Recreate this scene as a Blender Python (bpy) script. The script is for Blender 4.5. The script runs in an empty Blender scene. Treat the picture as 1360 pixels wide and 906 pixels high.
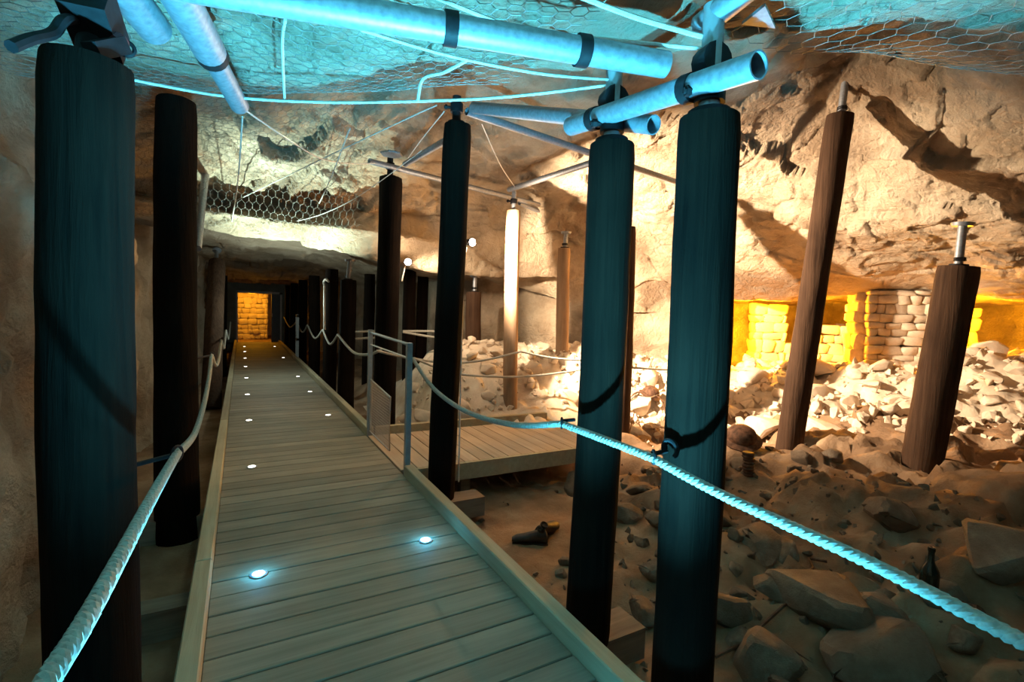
import bpy, bmesh, math, random
import numpy as np
from mathutils import Vector, Matrix

random.seed(7)
rng = np.random.default_rng(11)
scene = bpy.context.scene
COL = scene.collection

# ------------------------------------------------------------------ camera
F = 649.0; CX, CY = 680.0, 453.0; CAMH = 1.4      # focal length in pixels of the 1360x906 frame
_Y = np.array([-360., -50., F]); _Y /= np.linalg.norm(_Y)
_X = np.array([1170., 0., F]); _X -= _Y * (_X @ _Y); _X /= np.linalg.norm(_X)
_Z = np.cross(_X, _Y)
if _Z[1] > 0: _Z = -_Z
RM = np.array([_X, _Y, _Z])
CAM = np.array([0., 0., CAMH])
def ray(px, py): return RM @ np.array([px - CX, py - CY, F])
def onz(px, py, z=0.):
    d = ray(px, py); return CAM + (z - CAMH) / d[2] * d
def onx(px, py, x):
    d = ray(px, py); return CAM + x / d[0] * d
def ony(px, py, y):
    d = ray(px, py); return CAM + y / d[1] * d

cam_data = bpy.data.cameras.new('camera')
cam_data.sensor_width = 36.0
cam_data.lens = F / 1360.0 * 36.0
cam_data.clip_start = 0.02
cam_data.clip_end = 200
cam = bpy.data.objects.new('camera', cam_data)
COL.objects.link(cam)
m3 = Matrix(((RM[0, 0], -RM[0, 1], -RM[0, 2]), (RM[1, 0], -RM[1, 1], -RM[1, 2]), (RM[2, 0], -RM[2, 1], -RM[2, 2])))
cam.matrix_world = Matrix.Translation((0, 0, CAMH)) @ m3.to_4x4()
scene.camera = cam

# ------------------------------------------------------------------ world, exposure
world = bpy.data.worlds.new('world'); scene.world = world
world.use_nodes = True
bg = world.node_tree.nodes['Background']
bg.inputs['Color'].default_value = (0.55, 0.60, 0.52, 1)
bg.inputs['Strength'].default_value = 0.015
scene.view_settings.view_transform = 'Standard'
scene.view_settings.look = 'None'
scene.view_settings.gamma = 1.0
scene.view_settings.use_curve_mapping = False
scene.view_settings.exposure = 0.0

# ------------------------------------------------------------------ lamps of the place and added fills
def light(name, kind, loc, power, col, target=None, angle=90, blend=0.5, radius=0.03):
    d = bpy.data.lights.new(name, kind)
    d.energy = power; d.color = col; d.shadow_soft_size = radius
    if kind == 'SPOT':
        d.spot_size = math.radians(angle); d.spot_blend = blend
    o = bpy.data.objects.new(name, d); COL.objects.link(o)
    o.location = loc
    if target is not None:
        v = Vector(target) - Vector(loc)
        o.rotation_euler = v.to_track_quat('-Z', 'Y').to_euler()
    return o
CYAN = (0.08, 0.66, 1.0)
WARM = (1.0, 0.76, 0.51)
AMBER = (1.0, 0.40, 0.01)
LAMP1 = ony(628, 322, 5.3)      # flood lamp over the side platform
LAMP2 = ony(542, 348, 6.3)
# cyan uplights set in the deck at the photographer's feet
light('cyan_uplight_light', 'SPOT', (0.62, 0.95, 0.03), 1700, CYAN, (0.85, 1.40, 2.6), 112, 0.95)
light('cyan_uplight_light', 'SPOT', (0.25, 0.95, 0.03), 820, CYAN, (0.0, 1.38, 2.6), 110, 0.95)
# warm floods
light('flood_light', 'SPOT', LAMP1 + np.array([0.05, -0.05, 0.0]), 4900, WARM, (7.4, 5.0, 1.65), 116, 0.9)
light('flood_spill', 'POINT', LAMP1 + np.array([0.04, -0.1, -0.02]), 45, WARM)
light('flood_light', 'POINT', LAMP2 + np.array([0.0, -0.08, 0.0]), 14, WARM)
light('flood_light', 'SPOT', LAMP2 + np.array([0.06, -0.02, -0.02]), 170, WARM, (4.0, 7.9, 1.1), 95, 0.9)
# amber lamps hidden in the side chambers
light('amber_light', 'POINT', (8.4, 5.95, 1.55), 900, AMBER, radius=0.05)
light('amber_light', 'POINT', (10.3, 3.45, 1.55), 380, AMBER, radius=0.05)
light('amber_light', 'POINT', (0.35, 21.0, 1.6), 75, AMBER, radius=0.05)
light('amber_light', 'POINT', (4.0, 11.0, 1.5), 12, AMBER, radius=0.05)
# added unseen lights: pale green spot brightens the rock lip, fills along the walkway
light('lip_fill', 'SPOT', (0.42, 6.0, 0.06), 2000, (0.70, 1.0, 0.86), (0.5, 6.32, 2.15), 54, 0.9)
light('walkway_fill', 'SPOT', (0.5, 4.3, 2.85), 24, (0.74, 1.0, 0.70), (0.5, 3.8, 0.0), 110, 0.7, 0.1)
light('walkway_fill', 'POINT', (0.55, 10.0, 1.5), 50, (0.8, 1.0, 0.9), radius=0.08)
light('walkway_fill', 'POINT', (0.4, -1.2, 2.2), 9, (0.70, 0.95, 0.75), radius=0.2)

# ------------------------------------------------------------------ noise
_perm = rng.permutation(512)
_perm = np.concatenate([_perm, _perm, _perm])
_grad = rng.normal(size=(512, 3)); _grad /= np.linalg.norm(_grad, axis=1)[:, None]
def perlin(p):
    p = np.asarray(p, float)
    i = np.floor(p).astype(int); f = p - i
    u = f * f * f * (f * (f * 6 - 15) + 10)
    i = i & 255
    def g(dx, dy, dz):
        h = _perm[_perm[_perm[(i[:, 0] + dx) & 511] + ((i[:, 1] + dy) & 255)] + ((i[:, 2] + dz) & 255)] & 511
        return ((f - np.array([dx, dy, dz])) * _grad[h]).sum(1)
    def L(a, b, t): return a + (b - a) * t
    x0 = L(L(g(0, 0, 0), g(1, 0, 0), u[:, 0]), L(g(0, 1, 0), g(1, 1, 0), u[:, 0]), u[:, 1])
    x1 = L(L(g(0, 0, 1), g(1, 0, 1), u[:, 0]), L(g(0, 1, 1), g(1, 1, 1), u[:, 0]), u[:, 1])
    return L(x0, x1, u[:, 2])
def fbm(p, octaves=4, ridged=False):
    p = np.asarray(p, float); a = 1.0; s = np.zeros(len(p))
    for k in range(octaves):
        n = perlin(p + 17.3 * k)
        s += a * ((0.35 - np.abs(n)) if ridged else n)
        p = p * 2.03; a *= 0.5
    return s

def worley(p):
    p = np.asarray(p, float); i = np.floor(p).astype(int); f1 = np.full(len(p), 9.); f2 = np.full(len(p), 9.); rid = np.zeros(len(p)); dirv = np.zeros((len(p), 3)); off = np.zeros((len(p), 3))
    for dx in (-1, 0, 1):
        for dy in (-1, 0, 1):
            for dz in (-1, 0, 1):
                c = i + np.array([dx, dy, dz]); cc = c & 255
                h = _perm[_perm[_perm[cc[:, 0]] + cc[:, 1]] + cc[:, 2]] & 511
                pt = c + 0.5 + 0.45 * _grad[h]
                v = p - pt; d = np.sqrt((v ** 2).sum(1)); m = d < f1
                f2 = np.where(m, f1, np.minimum(f2, d)); f1 = np.where(m, d, f1)
                rid = np.where(m, (h % 97) / 97., rid); dirv = np.where(m[:, None], _grad[(h * 7 + 3) & 511], dirv); off = np.where(m[:, None], v, off)
    return f1, f2, rid, (dirv * off).sum(1)
def facets(p, crack=0.12):
    """broken-rock relief: tilted flat cells with cracks between them"""
    f1, f2, rid, tilt = worley(p)
    return (rid - 0.5) * 0.5 + tilt * 0.7 - crack * 3 * np.clip(0.10 - (f2 - f1), 0, 0.1) * 10 * 0.35

# ------------------------------------------------------------------ materials
def new_mat(name):
    m = bpy.data.materials.new(name); m.use_nodes = True
    nt = m.node_tree; b = nt.nodes['Principled BSDF']
    return m, nt, b
def N(nt, t, **kw):
    n = nt.nodes.new(t)
    for k, v in kw.items():
        if k in n.inputs: n.inputs[k].default_value = v
        else: setattr(n, k, v)
    return n
def ramp(nt, stops):
    r = nt.nodes.new('ShaderNodeValToRGB')
    els = r.color_ramp.elements
    while len(els) < len(stops): els.new(0.5)
    for e, (p, c) in zip(els, stops):
        e.position = p; e.color = (*c, 1) if len(c) == 3 else c
    return r
def rock_mat(name, lo, mid, hi, stain, scale=1.6, bump=0.35, stain_amt=0.6):
    m, nt, b = new_mat(name)
    tc = N(nt, 'ShaderNodeTexCoord')
    n1 = N(nt, 'ShaderNodeTexNoise', Scale=scale, Detail=9.0, Roughness=0.62)
    n2 = N(nt, 'ShaderNodeTexNoise', Scale=scale * 0.45, Detail=6.0, Roughness=0.6)
    n3 = N(nt, 'ShaderNodeTexNoise', Scale=scale * 14, Detail=8.0, Roughness=0.7)
    vo = N(nt, 'ShaderNodeTexVoronoi', Scale=scale * 2.4); vo.feature = 'DISTANCE_TO_EDGE'
    for n in (n1, n2, n3): nt.links.new(tc.outputs['Object'], n.inputs['Vector'])
    wp = N(nt, 'ShaderNodeMixRGB', Fac=0.22); wp.blend_type = 'ADD'
    nt.links.new(tc.outputs['Object'], wp.inputs[1]); nt.links.new(n1.outputs['Color'], wp.inputs[2])
    nt.links.new(wp.outputs[0], vo.inputs['Vector'])
    r = ramp(nt, [(0.30, lo), (0.5, mid), (0.68, hi)])
    nt.links.new(n1.outputs['Fac'], r.inputs[0])
    rs = ramp(nt, [(0.47, (0, 0, 0)), (0.60, (1, 1, 1))])
    nt.links.new(n2.outputs['Fac'], rs.inputs[0])
    mu = N(nt, 'ShaderNodeMath', operation='MULTIPLY'); mu.inputs[1].default_value = stain_amt
    nt.links.new(rs.outputs[0], mu.inputs[0])
    mx = N(nt, 'ShaderNodeMixRGB'); mx.blend_type = 'MIX'
    nt.links.new(mu.outputs[0], mx.inputs[0]); nt.links.new(r.outputs[0], mx.inputs[1])
    mx.inputs[2].default_value = (*stain, 1)
    nt.links.new(mx.outputs[0], b.inputs['Base Color'])
    b.inputs['Roughness'].default_value = 0.92
    b.inputs['Specular IOR Level'].default_value = 0.2
    cr = ramp(nt, [(0.0, (0, 0, 0)), (0.05, (1, 1, 1))])
    nt.links.new(vo.outputs['Distance'], cr.inputs[0])
    ad = N(nt, 'ShaderNodeMath', operation='MULTIPLY_ADD')
    nt.links.new(cr.outputs[0], ad.inputs[0]); ad.inputs[1].default_value = 0.12
    nt.links.new(n3.outputs['Fac'], ad.inputs[2])
    bp = N(nt, 'ShaderNodeBump', Strength=bump, Distance=0.08)
    nt.links.new(ad.outputs[0], bp.inputs['Height'])
    nt.links.new(bp.outputs[0], b.inputs['Normal'])
    return m
def wood_mat(name, dark, light, scale=(18, 18, 1.2), rough=0.8, bump=0.3, spec=0.3):
    m, nt, b = new_mat(name)
    tc = N(nt, 'ShaderNodeTexCoord'); oi = N(nt, 'ShaderNodeObjectInfo')
    mp = N(nt, 'ShaderNodeMapping'); mp.inputs['Scale'].default_value = scale
    ad = N(nt, 'ShaderNodeVectorMath', operation='ADD')
    sc = N(nt, 'ShaderNodeVectorMath', operation='SCALE'); sc.inputs['Scale'].default_value = 37.0
    cb = N(nt, 'ShaderNodeCombineXYZ')
    for k in range(3): nt.links.new(oi.outputs['Random'], cb.inputs[k])
    nt.links.new(cb.outputs[0], sc.inputs[0])
    nt.links.new(tc.outputs['Object'], ad.inputs[0]); nt.links.new(sc.outputs[0], ad.inputs[1])
    nt.links.new(ad.outputs[0], mp.inputs['Vector'])
    n1 = N(nt, 'ShaderNodeTexNoise', Scale=1.0, Detail=8.0, Roughness=0.65, Distortion=0.4)
    n2 = N(nt, 'ShaderNodeTexNoise', Scale=2.2, Detail=3.0)
    nt.links.new(mp.outputs[0], n1.inputs['Vector']); nt.links.new(ad.outputs[0], n2.inputs['Vector'])
    r = ramp(nt, [(0.32, dark), (0.68, light)])
    mxf = N(nt, 'ShaderNodeMath', operation='MULTIPLY_ADD'); mxf.inputs[1].default_value = 0.6
    hb = N(nt, 'ShaderNodeMath', operation='MULTIPLY'); hb.inputs[1].default_value = 0.4
    nt.links.new(n2.outputs['Fac'], hb.inputs[0])
    nt.links.new(n1.outputs['Fac'], mxf.inputs[0]); nt.links.new(hb.outputs[0], mxf.inputs[2])
    nt.links.new(mxf.outputs[0], r.inputs[0])
    hv = N(nt, 'ShaderNodeHueSaturation')
    vr = N(nt, 'ShaderNodeMapRange'); vr.inputs['To Min'].default_value = 0.82; vr.inputs['To Max'].default_value = 1.15
    nt.links.new(oi.outputs['Random'], vr.inputs['Value']); nt.links.new(vr.outputs[0], hv.inputs['Value'])
    nt.links.new(r.outputs[0], hv.inputs['Color']); nt.links.new(hv.outputs[0], b.inputs['Base Color'])
    b.inputs['Roughness'].default_value = rough
    b.inputs['Specular IOR Level'].default_value = spec
    bp = N(nt, 'ShaderNodeBump', Strength=bump, Distance=0.012)
    nt.links.new(n1.outputs['Fac'], bp.inputs['Height']); nt.links.new(bp.outputs[0], b.inputs['Normal'])
    return m
def plain_mat(name, col, rough=0.6, metal=0.0, noise=0.15, scale=20, spec=0.5, bump=0.0):
    m, nt, b = new_mat(name)
    tc = N(nt, 'ShaderNodeTexCoord')
    n1 = N(nt, 'ShaderNodeTexNoise', Scale=float(scale), Detail=5.0)
    nt.links.new(tc.outputs['Object'], n1.inputs['Vector'])
    lo = tuple(c * (1 - noise) for c in col); hi = tuple(min(1, c * (1 + noise)) for c in col)
    r = ramp(nt, [(0.3, lo), (0.7, hi)])
    nt.links.new(n1.outputs['Fac'], r.inputs[0]); nt.links.new(r.outputs[0], b.inputs['Base Color'])
    b.inputs['Roughness'].default_value = rough; b.inputs['Metallic'].default_value = metal
    b.inputs['Specular IOR Level'].default_value = spec
    if bump:
        bp = N(nt, 'ShaderNodeBump', Strength=bump, Distance=0.01)
        nt.links.new(n1.outputs['Fac'], bp.inputs['Height']); nt.links.new(bp.outputs[0], b.inputs['Normal'])
    return m
def emit_mat(name, col, strength):
    m, nt, b = new_mat(name)
    b.inputs['Base Color'].default_value = (0.9, 0.9, 0.9, 1)
    b.inputs['Emission Color'].default_value = (*col, 1)
    b.inputs['Emission Strength'].default_value = strength
    # faint procedural variation of the diffuser
    tc = N(nt, 'ShaderNodeTexCoord'); n1 = N(nt, 'ShaderNodeTexNoise', Scale=60.0)
    nt.links.new(tc.outputs['Object'], n1.inputs['Vector'])
    r = ramp(nt, [(0.0, (0.85, 0.85, 0.85)), (1.0, (0.95, 0.95, 0.95))])
    nt.links.new(n1.outputs['Fac'], r.inputs[0]); nt.links.new(r.outputs[0], b.inputs['Base Color'])
    return m
M = dict(
    rock=rock_mat('limestone', (0.33, 0.25, 0.17), (0.51, 0.41, 0.30), (0.64, 0.54, 0.42), (0.17, 0.11, 0.07), 1.5, 0.9, 0.7),
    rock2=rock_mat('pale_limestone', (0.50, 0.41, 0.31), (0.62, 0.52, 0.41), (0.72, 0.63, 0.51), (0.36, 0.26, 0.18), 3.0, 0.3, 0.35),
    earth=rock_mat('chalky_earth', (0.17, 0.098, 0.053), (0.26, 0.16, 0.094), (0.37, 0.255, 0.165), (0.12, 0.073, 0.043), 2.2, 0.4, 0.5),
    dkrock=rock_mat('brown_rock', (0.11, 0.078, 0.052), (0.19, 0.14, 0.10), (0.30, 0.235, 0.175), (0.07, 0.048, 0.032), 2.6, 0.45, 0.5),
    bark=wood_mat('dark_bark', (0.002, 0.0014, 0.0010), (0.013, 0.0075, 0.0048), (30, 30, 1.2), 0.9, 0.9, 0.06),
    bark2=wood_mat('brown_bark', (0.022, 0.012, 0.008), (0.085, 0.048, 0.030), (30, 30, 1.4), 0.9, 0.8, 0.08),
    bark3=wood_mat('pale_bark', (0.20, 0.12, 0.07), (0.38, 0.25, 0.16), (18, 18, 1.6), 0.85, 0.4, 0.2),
    deck=wood_mat('deck_board', (0.15, 0.13, 0.095), (0.28, 0.25, 0.19), (1.2, 26, 26), 0.7, 0.25, 0.3),
    plat=wood_mat('platform_board', (0.30, 0.23, 0.16), (0.48, 0.38, 0.28), (26, 1.2, 26), 0.75, 0.25, 0.3),
    kerb=wood_mat('kerb_timber', (0.26, 0.22, 0.14), (0.42, 0.37, 0.25), (24, 1.2, 24), 0.7, 0.25, 0.3),
    sleeper=wood_mat('sleeper_timber', (0.12, 0.085, 0.06), (0.30, 0.23, 0.17), (2, 22, 22), 0.85, 0.3, 0.2),
    steel=plain_mat('galvanised_steel', (0.27, 0.29, 0.33), 0.5, 0.6, 0.2, 45),
    iron=plain_mat('black_iron', (0.014, 0.013, 0.015), 0.6, 0.2, 0.3, 30, 0.15),
    paint=plain_mat('grey_painted_steel', (0.28, 0.29, 0.30), 0.5, 0.3, 0.1, 30),
    rope=plain_mat('white_rope', (0.32, 0.31, 0.27), 0.75, 0.0, 0.2, 90, 0.5, 0.3),
    wire=plain_mat('galvanised_wire', (0.60, 0.58, 0.54), 0.5, 0.2, 0.15, 60),
    net=plain_mat('netting_wire', (0.26, 0.24, 0.21), 0.55, 0.3, 0.2, 40),
    rust=plain_mat('rusty_metal', (0.10, 0.05, 0.03), 0.75, 0.4, 0.5, 25, 0.3, 0.5),
    leather=plain_mat('old_leather', (0.030, 0.018, 0.013), 0.6, 0.0, 0.4, 25, 0.4, 0.4),
    glass=plain_mat('dark_bottle_glass', (0.012, 0.018, 0.014), 0.15, 0.0, 0.3, 10, 0.7),
    dark=plain_mat('dark_paint', (0.02, 0.022, 0.025), 0.6, 0.0, 0.2, 10),
    door=plain_mat('door_paint', (0.018, 0.02, 0.03), 0.45, 0.0, 0.2, 10),
    teal=plain_mat('green_grey_render', (0.13, 0.16, 0.15), 0.8, 0.0, 0.2, 4),
    red=plain_mat('dull_red_plastic', (0.14, 0.02, 0.02), 0.5, 0.0, 0.2, 20),
    led=emit_mat('white_led', (1.0, 0.93, 0.82), 9.0),
    ledblue=emit_mat('blue_white_led', (0.45, 0.78, 1.0), 12.0),
    bulb=emit_mat('flood_bulb', (1.0, 0.92, 0.85), 60.0),
    amberbulb=emit_mat('amber_bulb', (1.0, 0.62, 0.15), 25.0),
)

# ------------------------------------------------------------------ mesh helpers
class MB:
    def __init__(self): self.v = []; self.f = []; self.n = 0
    def add(self, v, f):
        v = np.asarray(v, float); self.v.append(v)
        self.f += [tuple(i + self.n for i in q) for q in f]; self.n += len(v); return self
    def box(self, x0, x1, y0, y1, z0, z1):
        v = [(x, y, z) for x in (x0, x1) for y in (y0, y1) for z in (z0, z1)]
        return self.add(v, [(0, 1, 3, 2), (4, 6, 7, 5), (0, 4, 5, 1), (2, 3, 7, 6), (0, 2, 6, 4), (1, 5, 7, 3)])
    def beam(self, a, b, w, h, up=(0, 0, 1)):
        a = np.array(a, float); b = np.array(b, float); d = b - a; d /= np.linalg.norm(d)
        s = np.cross(d, up); s /= np.linalg.norm(s); u = np.cross(s, d)
        v = [p + s * sx * w / 2 + u * sz * h / 2 for p in (a, b) for sx in (-1, 1) for sz in (-1, 1)]
        return self.add(v, [(0, 1, 3, 2), (4, 6, 7, 5), (0, 4, 5, 1), (2, 3, 7, 6), (0, 2, 6, 4), (1, 5, 7, 3)])
    def tube(self, pts, r, seg=10, cap=True):
        pts = np.asarray(pts, float); n = len(pts)
        r = np.full(n, r) if np.isscalar(r) else np.asarray(r, float)
        t = np.gradient(pts, axis=0); t /= np.linalg.norm(t, axis=1)[:, None] + 1e-12
        ref = np.array([0, 0, 1.]) if abs(t[0, 2]) < 0.9 else np.array([1., 0, 0])
        u = np.cross(t[0], ref); u /= np.linalg.norm(u)
        V = []; th = np.arange(seg) * 2 * math.pi / seg
        for i in range(n):
            u = u - t[i] * (u @ t[i]); u /= np.linalg.norm(u); w = np.cross(t[i], u)
            V.append(pts[i] + r[i] * (np.cos(th)[:, None] * u + np.sin(th)[:, None] * w))
        V = np.concatenate(V); Fc = []
        for i in range(n - 1):
            for k in range(seg):
                a = i * seg + k; b2 = i * seg + (k + 1) % seg
                Fc.append((a, b2, b2 + seg, a + seg))
        if cap:
            Fc.append(tuple(range(seg - 1, -1, -1))); Fc.append(tuple((n - 1) * seg + k for k in range(seg)))
        return self.add(V, Fc)
    def pipe(self, a, b, r, wall=0.006, seg=20):
        """open-ended tube with a bore"""
        a = np.array(a, float); b = np.array(b, float); d = (b - a) / np.linalg.norm(b - a)
        ref = np.array([0, 0, 1.]) if abs(d[2]) < 0.9 else np.array([1., 0, 0])
        u = np.cross(d, ref); u /= np.linalg.norm(u); w = np.cross(d, u)
        th = np.arange(seg) * 2 * math.pi / seg
        ring = np.cos(th)[:, None] * u + np.sin(th)[:, None] * w
        L = np.linalg.norm(b - a); dep = min(0.3, L * 0.4)
        prof = [(a + d * dep, r - wall), (a, r - wall), (a, r), (b, r), (b, r - wall), (b - d * dep, r - wall)]
        V = np.concatenate([p + ring * rr for p, rr in prof]); Fc = []
        for i in range(len(prof) - 1):
            for k in range(seg):
                q = i * seg + k; q2 = i * seg + (k + 1) % seg
                Fc.append((q, q2, q2 + seg, q + seg))
        Fc.append(tuple(range(seg - 1, -1, -1))); Fc.append(tuple((len(prof) - 1) * seg + k for k in range(seg)))
        return self.add(V, Fc)
    def lathe(self, prof, c=(0, 0, 0), seg=24):
        V = []; Fc = []; th = np.arange(seg) * 2 * math.pi / seg
        for r, z in prof: V.append(np.stack([c[0] + r * np.cos(th), c[1] + r * np.sin(th), np.full(seg, c[2] + z)], 1))
        n = len(prof)
        for i in range(n - 1):
            for k in range(seg):
                a = i * seg + k; b2 = i * seg + (k + 1) % seg
                Fc.append((a, b2, b2 + seg, a + seg))
        Fc.append(tuple(range(seg - 1, -1, -1))); Fc.append(tuple((n - 1) * seg + k for k in range(seg)))
        return self.add(np.concatenate(V), Fc)
    def mesh(self, name, smooth=True):
        v = np.concatenate(self.v) if self.v else np.zeros((0, 3))
        me = bpy.data.meshes.new(name); me.from_pydata(v.tolist(), [], self.f)
        me.update()
        if smooth:
            me.polygons.foreach_set('use_smooth', [True] * len(me.polygons))
            try: me.set_sharp_from_angle(angle=math.radians(40))
            except Exception: pass
        return me
    def build(self, name, mat, parent=None, smooth=True):
        return link(name, self.mesh(name, smooth), mat, parent)
def link(name, me, mat=None, parent=None):
    if mat is not None and not me.materials: me.materials.append(M[mat])
    o = bpy.data.objects.new(name, me); COL.objects.link(o)
    if parent is not None: o.parent = parent
    return o
def tag(o, label, cat, group=None, kind=None):
    if label: o['label'] = label
    if cat: o['category'] = cat
    if group: o['group'] = group
    if kind: o['kind'] = kind
    return o
def struct(o, label=None):
    o['kind'] = 'structure'
    if label: o['label'] = label
    return o
def thing(name, label, cat, loc=(0, 0, 0), group=None):
    o = bpy.data.objects.new(name, None); COL.objects.link(o)
    o.empty_display_size = 0.1
    o.location = Vector([float(c) for c in loc])
    return tag(o, label, cat, group)
def child(mb, name, mat, root, smooth=True, under=None):
    """mesh given in world coordinates, stored relative to its root"""
    loc = np.array(root.location)
    mb.v = [v - loc for v in mb.v]
    return mb.build(name, mat, under if under is not None else root, smooth)
def solo(mb, name, mat, loc, smooth=True):
    mb.v = [v - np.asarray(loc, float) for v in mb.v]
    o = mb.build(name, mat, None, smooth); o.location = Vector([float(c) for c in loc]); return o
def grid_faces(ns, nt):
    a = (np.arange(ns - 1)[:, None] * nt + np.arange(nt - 1)[None, :]).ravel()
    return np.stack([a, a + 1, a + nt + 1, a + nt], 1)
def grid_mesh(name, G, flip=False, mat=None):
    ns, nt = G.shape[:2]
    f = grid_faces(ns, nt)
    if flip: f = f[:, ::-1]
    me = bpy.data.meshes.new(name)
    me.vertices.add(ns * nt); me.vertices.foreach_set('co', G.reshape(-1).astype(np.float32))
    nf = len(f); me.loops.add(nf * 4); me.polygons.add(nf)
    me.loops.foreach_set('vertex_index', f.ravel().astype(np.int32))
    me.polygons.foreach_set('loop_start', (np.arange(nf) * 4).astype(np.int32))
    me.polygons.foreach_set('use_smooth', np.ones(nf, bool))
    me.update(calc_edges=True); me.validate()
    return link(name, me, mat)
def grid_normals(G):
    a = np.gradient(G, axis=0); b = np.gradient(G, axis=1)
    n = np.cross(a, b); n /= np.linalg.norm(n, axis=2)[..., None] + 1e-9
    return n
def catmull(P, t):
    """P (n,...) control rows, t in [0,n-1]"""
    n = len(P); i = np.clip(np.floor(t).astype(int), 0, n - 2); f = (t - i)
    sh = (len(t),) + (1,) * (P.ndim - 1); f = f.reshape(sh)
    p0 = P[np.clip(i - 1, 0, n - 1)]; p1 = P[i]; p2 = P[i + 1]; p3 = P[np.clip(i + 2, 0, n - 1)]
    cr = 0.5 * ((2 * p1) + (p2 - p0) * f + (2 * p0 - 5 * p1 + 4 * p2 - p3) * f ** 2 + (3 * p1 - p0 - 3 * p2 + p3) * f ** 3)
    return 0.6 * cr + 0.4 * (p1 + (p2 - p1) * f)
def smooth_path(pts, n=40):
    P = np.asarray(pts, float); t = np.linspace(0, len(P) - 1, n)
    i = np.clip(np.floor(t).astype(int), 0, len(P) - 2); f = (t - i)[:, None]
    p0 = P[np.clip(i - 1, 0, len(P) - 1)]; p1 = P[i]; p2 = P[i + 1]; p3 = P[np.clip(i + 2, 0, len(P) - 1)]
    return 0.5 * ((2 * p1) + (p2 - p0) * f + (2 * p0 - 5 * p1 + 4 * p2 - p3) * f ** 2 + (3 * p1 - p0 - 3 * p2 + p3) * f ** 3)

# ------------------------------------------------------------------ THE CAVE: ceiling with its rock lip and side recesses
# each station: behind, near slab, slab edge (low), slab edge (high), mid, lip top, lip bottom, recess roof, recess wall foot
ST = [
 [(-1.7,-3,2.5),(-1.7,1.0,2.55),(-1.6,3.3,2.62),(-1.7,3.6,3.0),(-1.7,5.0,3.1),(-1.6,6.3,2.6),(-1.5,6.5,2.26),(-1.4,9,2.6),(-1.4,21.5,2.2)],
 [(-.5,-3,2.5),(-.5,1.0,2.58),(-.53,3.35,2.6),(-.6,3.6,3.1),(-.5,5.0,3.2),(-.4,6.25,2.62),(-.40,6.5,2.24),(-.4,9,2.6),(-.4,21.5,2.1)],
 [(.3,-3,2.5),(.3,1.0,2.6),(.35,3.0,2.6),(.35,3.3,3.25),(.45,4.9,3.45),(.48,6.2,2.66),(.48,6.5,2.17),(.5,9,2.55),(.5,21.5,2.1)],
 [(.9,-3,2.5),(.9,1.0,2.6),(.78,2.35,2.6),(.85,2.7,3.3),(1.1,4.8,3.55),(1.4,6.3,2.95),(1.5,6.5,2.06),(1.5,9,2.5),(1.5,21.5,2.1)],
 [(1.5,-3,2.5),(1.5,.8,2.6),(1.5,2.15,2.62),(1.6,2.5,3.35),(2.1,4.8,3.55),(2.6,6.5,3.15),(2.7,6.8,1.95),(2.8,9.5,2.1),(2.9,14.0,2.0)],
 [(2.0,-3,2.5),(1.95,.6,2.6),(2.04,1.40,2.65),(2.2,1.75,3.35),(3.1,4.6,3.55),(3.9,6.6,3.15),(4.0,7.0,1.97),(4.0,7.6,2.05),(4.0,8.5,2.0)],
 [(2.4,-3,2.5),(2.2,.4,2.6),(2.32,1.15,2.65),(2.6,1.5,3.3),(4.0,4.3,3.6),(5.4,6.4,3.15),(5.7,7.0,2.05),(5.75,7.15,1.9),(5.8,7.25,1.5)],
 [(2.8,-3,2.5),(2.6,.3,2.6),(2.75,.95,2.65),(3.1,1.35,3.15),(4.5,3.7,3.7),(6.4,5.9,2.75),(7.0,6.5,2.0),(7.1,6.6,1.9),(7.15,6.65,1.5)],
 [(3.1,-3,2.5),(2.9,.2,2.6),(3.1,.8,2.65),(3.5,1.2,3.2),(4.8,3.1,3.95),(6.7,4.8,2.7),(7.6,5.6,1.72),(8.9,6.7,1.85),(9.6,7.3,1.7)],
 [(3.5,-3,2.5),(3.3,0,2.6),(3.4,.6,2.6),(3.8,1.0,3.2),(4.95,2.6,3.95),(6.9,3.7,2.6),(8.6,4.3,1.86),(10.2,5.2,1.9),(11.2,5.8,1.8)],
 [(4.0,-3,2.4),(3.8,-.2,2.5),(3.9,.4,2.55),(4.3,.8,3.1),(5.1,2.1,3.65),(6.8,2.8,2.55),(9.2,3.5,1.93),(10.8,4.1,1.95),(11.8,4.5,1.8)],
 [(4.6,-3,2.3),(4.6,-.3,2.4),(4.8,.4,2.5),(5.0,.7,2.9),(5.4,1.5,3.2),(6.9,1.9,2.45),(9.6,2.6,1.8),(11.2,3.0,1.9),(12.2,3.2,1.8)],
 [(5.4,-3,2.2),(5.4,-.8,2.3),(5.6,-.2,2.4),(5.8,.1,2.6),(6.2,.6,2.7),(7.4,.8,2.3),(9.8,1.2,1.8),(11.4,1.3,1.9),(12.4,1.3,1.8)],
 [(6.4,-3,2.1),(6.6,-1.6,2.2),(6.8,-1.2,2.3),(7,-1,2.4),(7.6,-.8,2.4),(8.4,-.8,2.1),(9.8,-.6,1.7),(10.2,-.6,1.3),(10.3,-.6,.9)],
]
ST = np.array(ST, float)
_w = np.array([1, 1, 1, .9, .45] + [0] * (len(ST) - 5))[:, None]
_c5a = ST[:, 5] * .62 + ST[:, 6] * .38 + _w * np.array([0, .22, .05])     # hollow above the lip
_c5b = ST[:, 5] * .30 + ST[:, 6] * .70 + _w * np.array([0, -.26, .02])    # projecting nose of the lip
ST = np.concatenate([ST[:, :6], _c5a[:, None], _c5b[:, None], ST[:, 6:]], 1)
def t_samples(counts):
    out = []
    for i, c in enumerate(counts): out += list(i + np.arange(c) / c)
    return np.array(out + [len(counts)])
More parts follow.
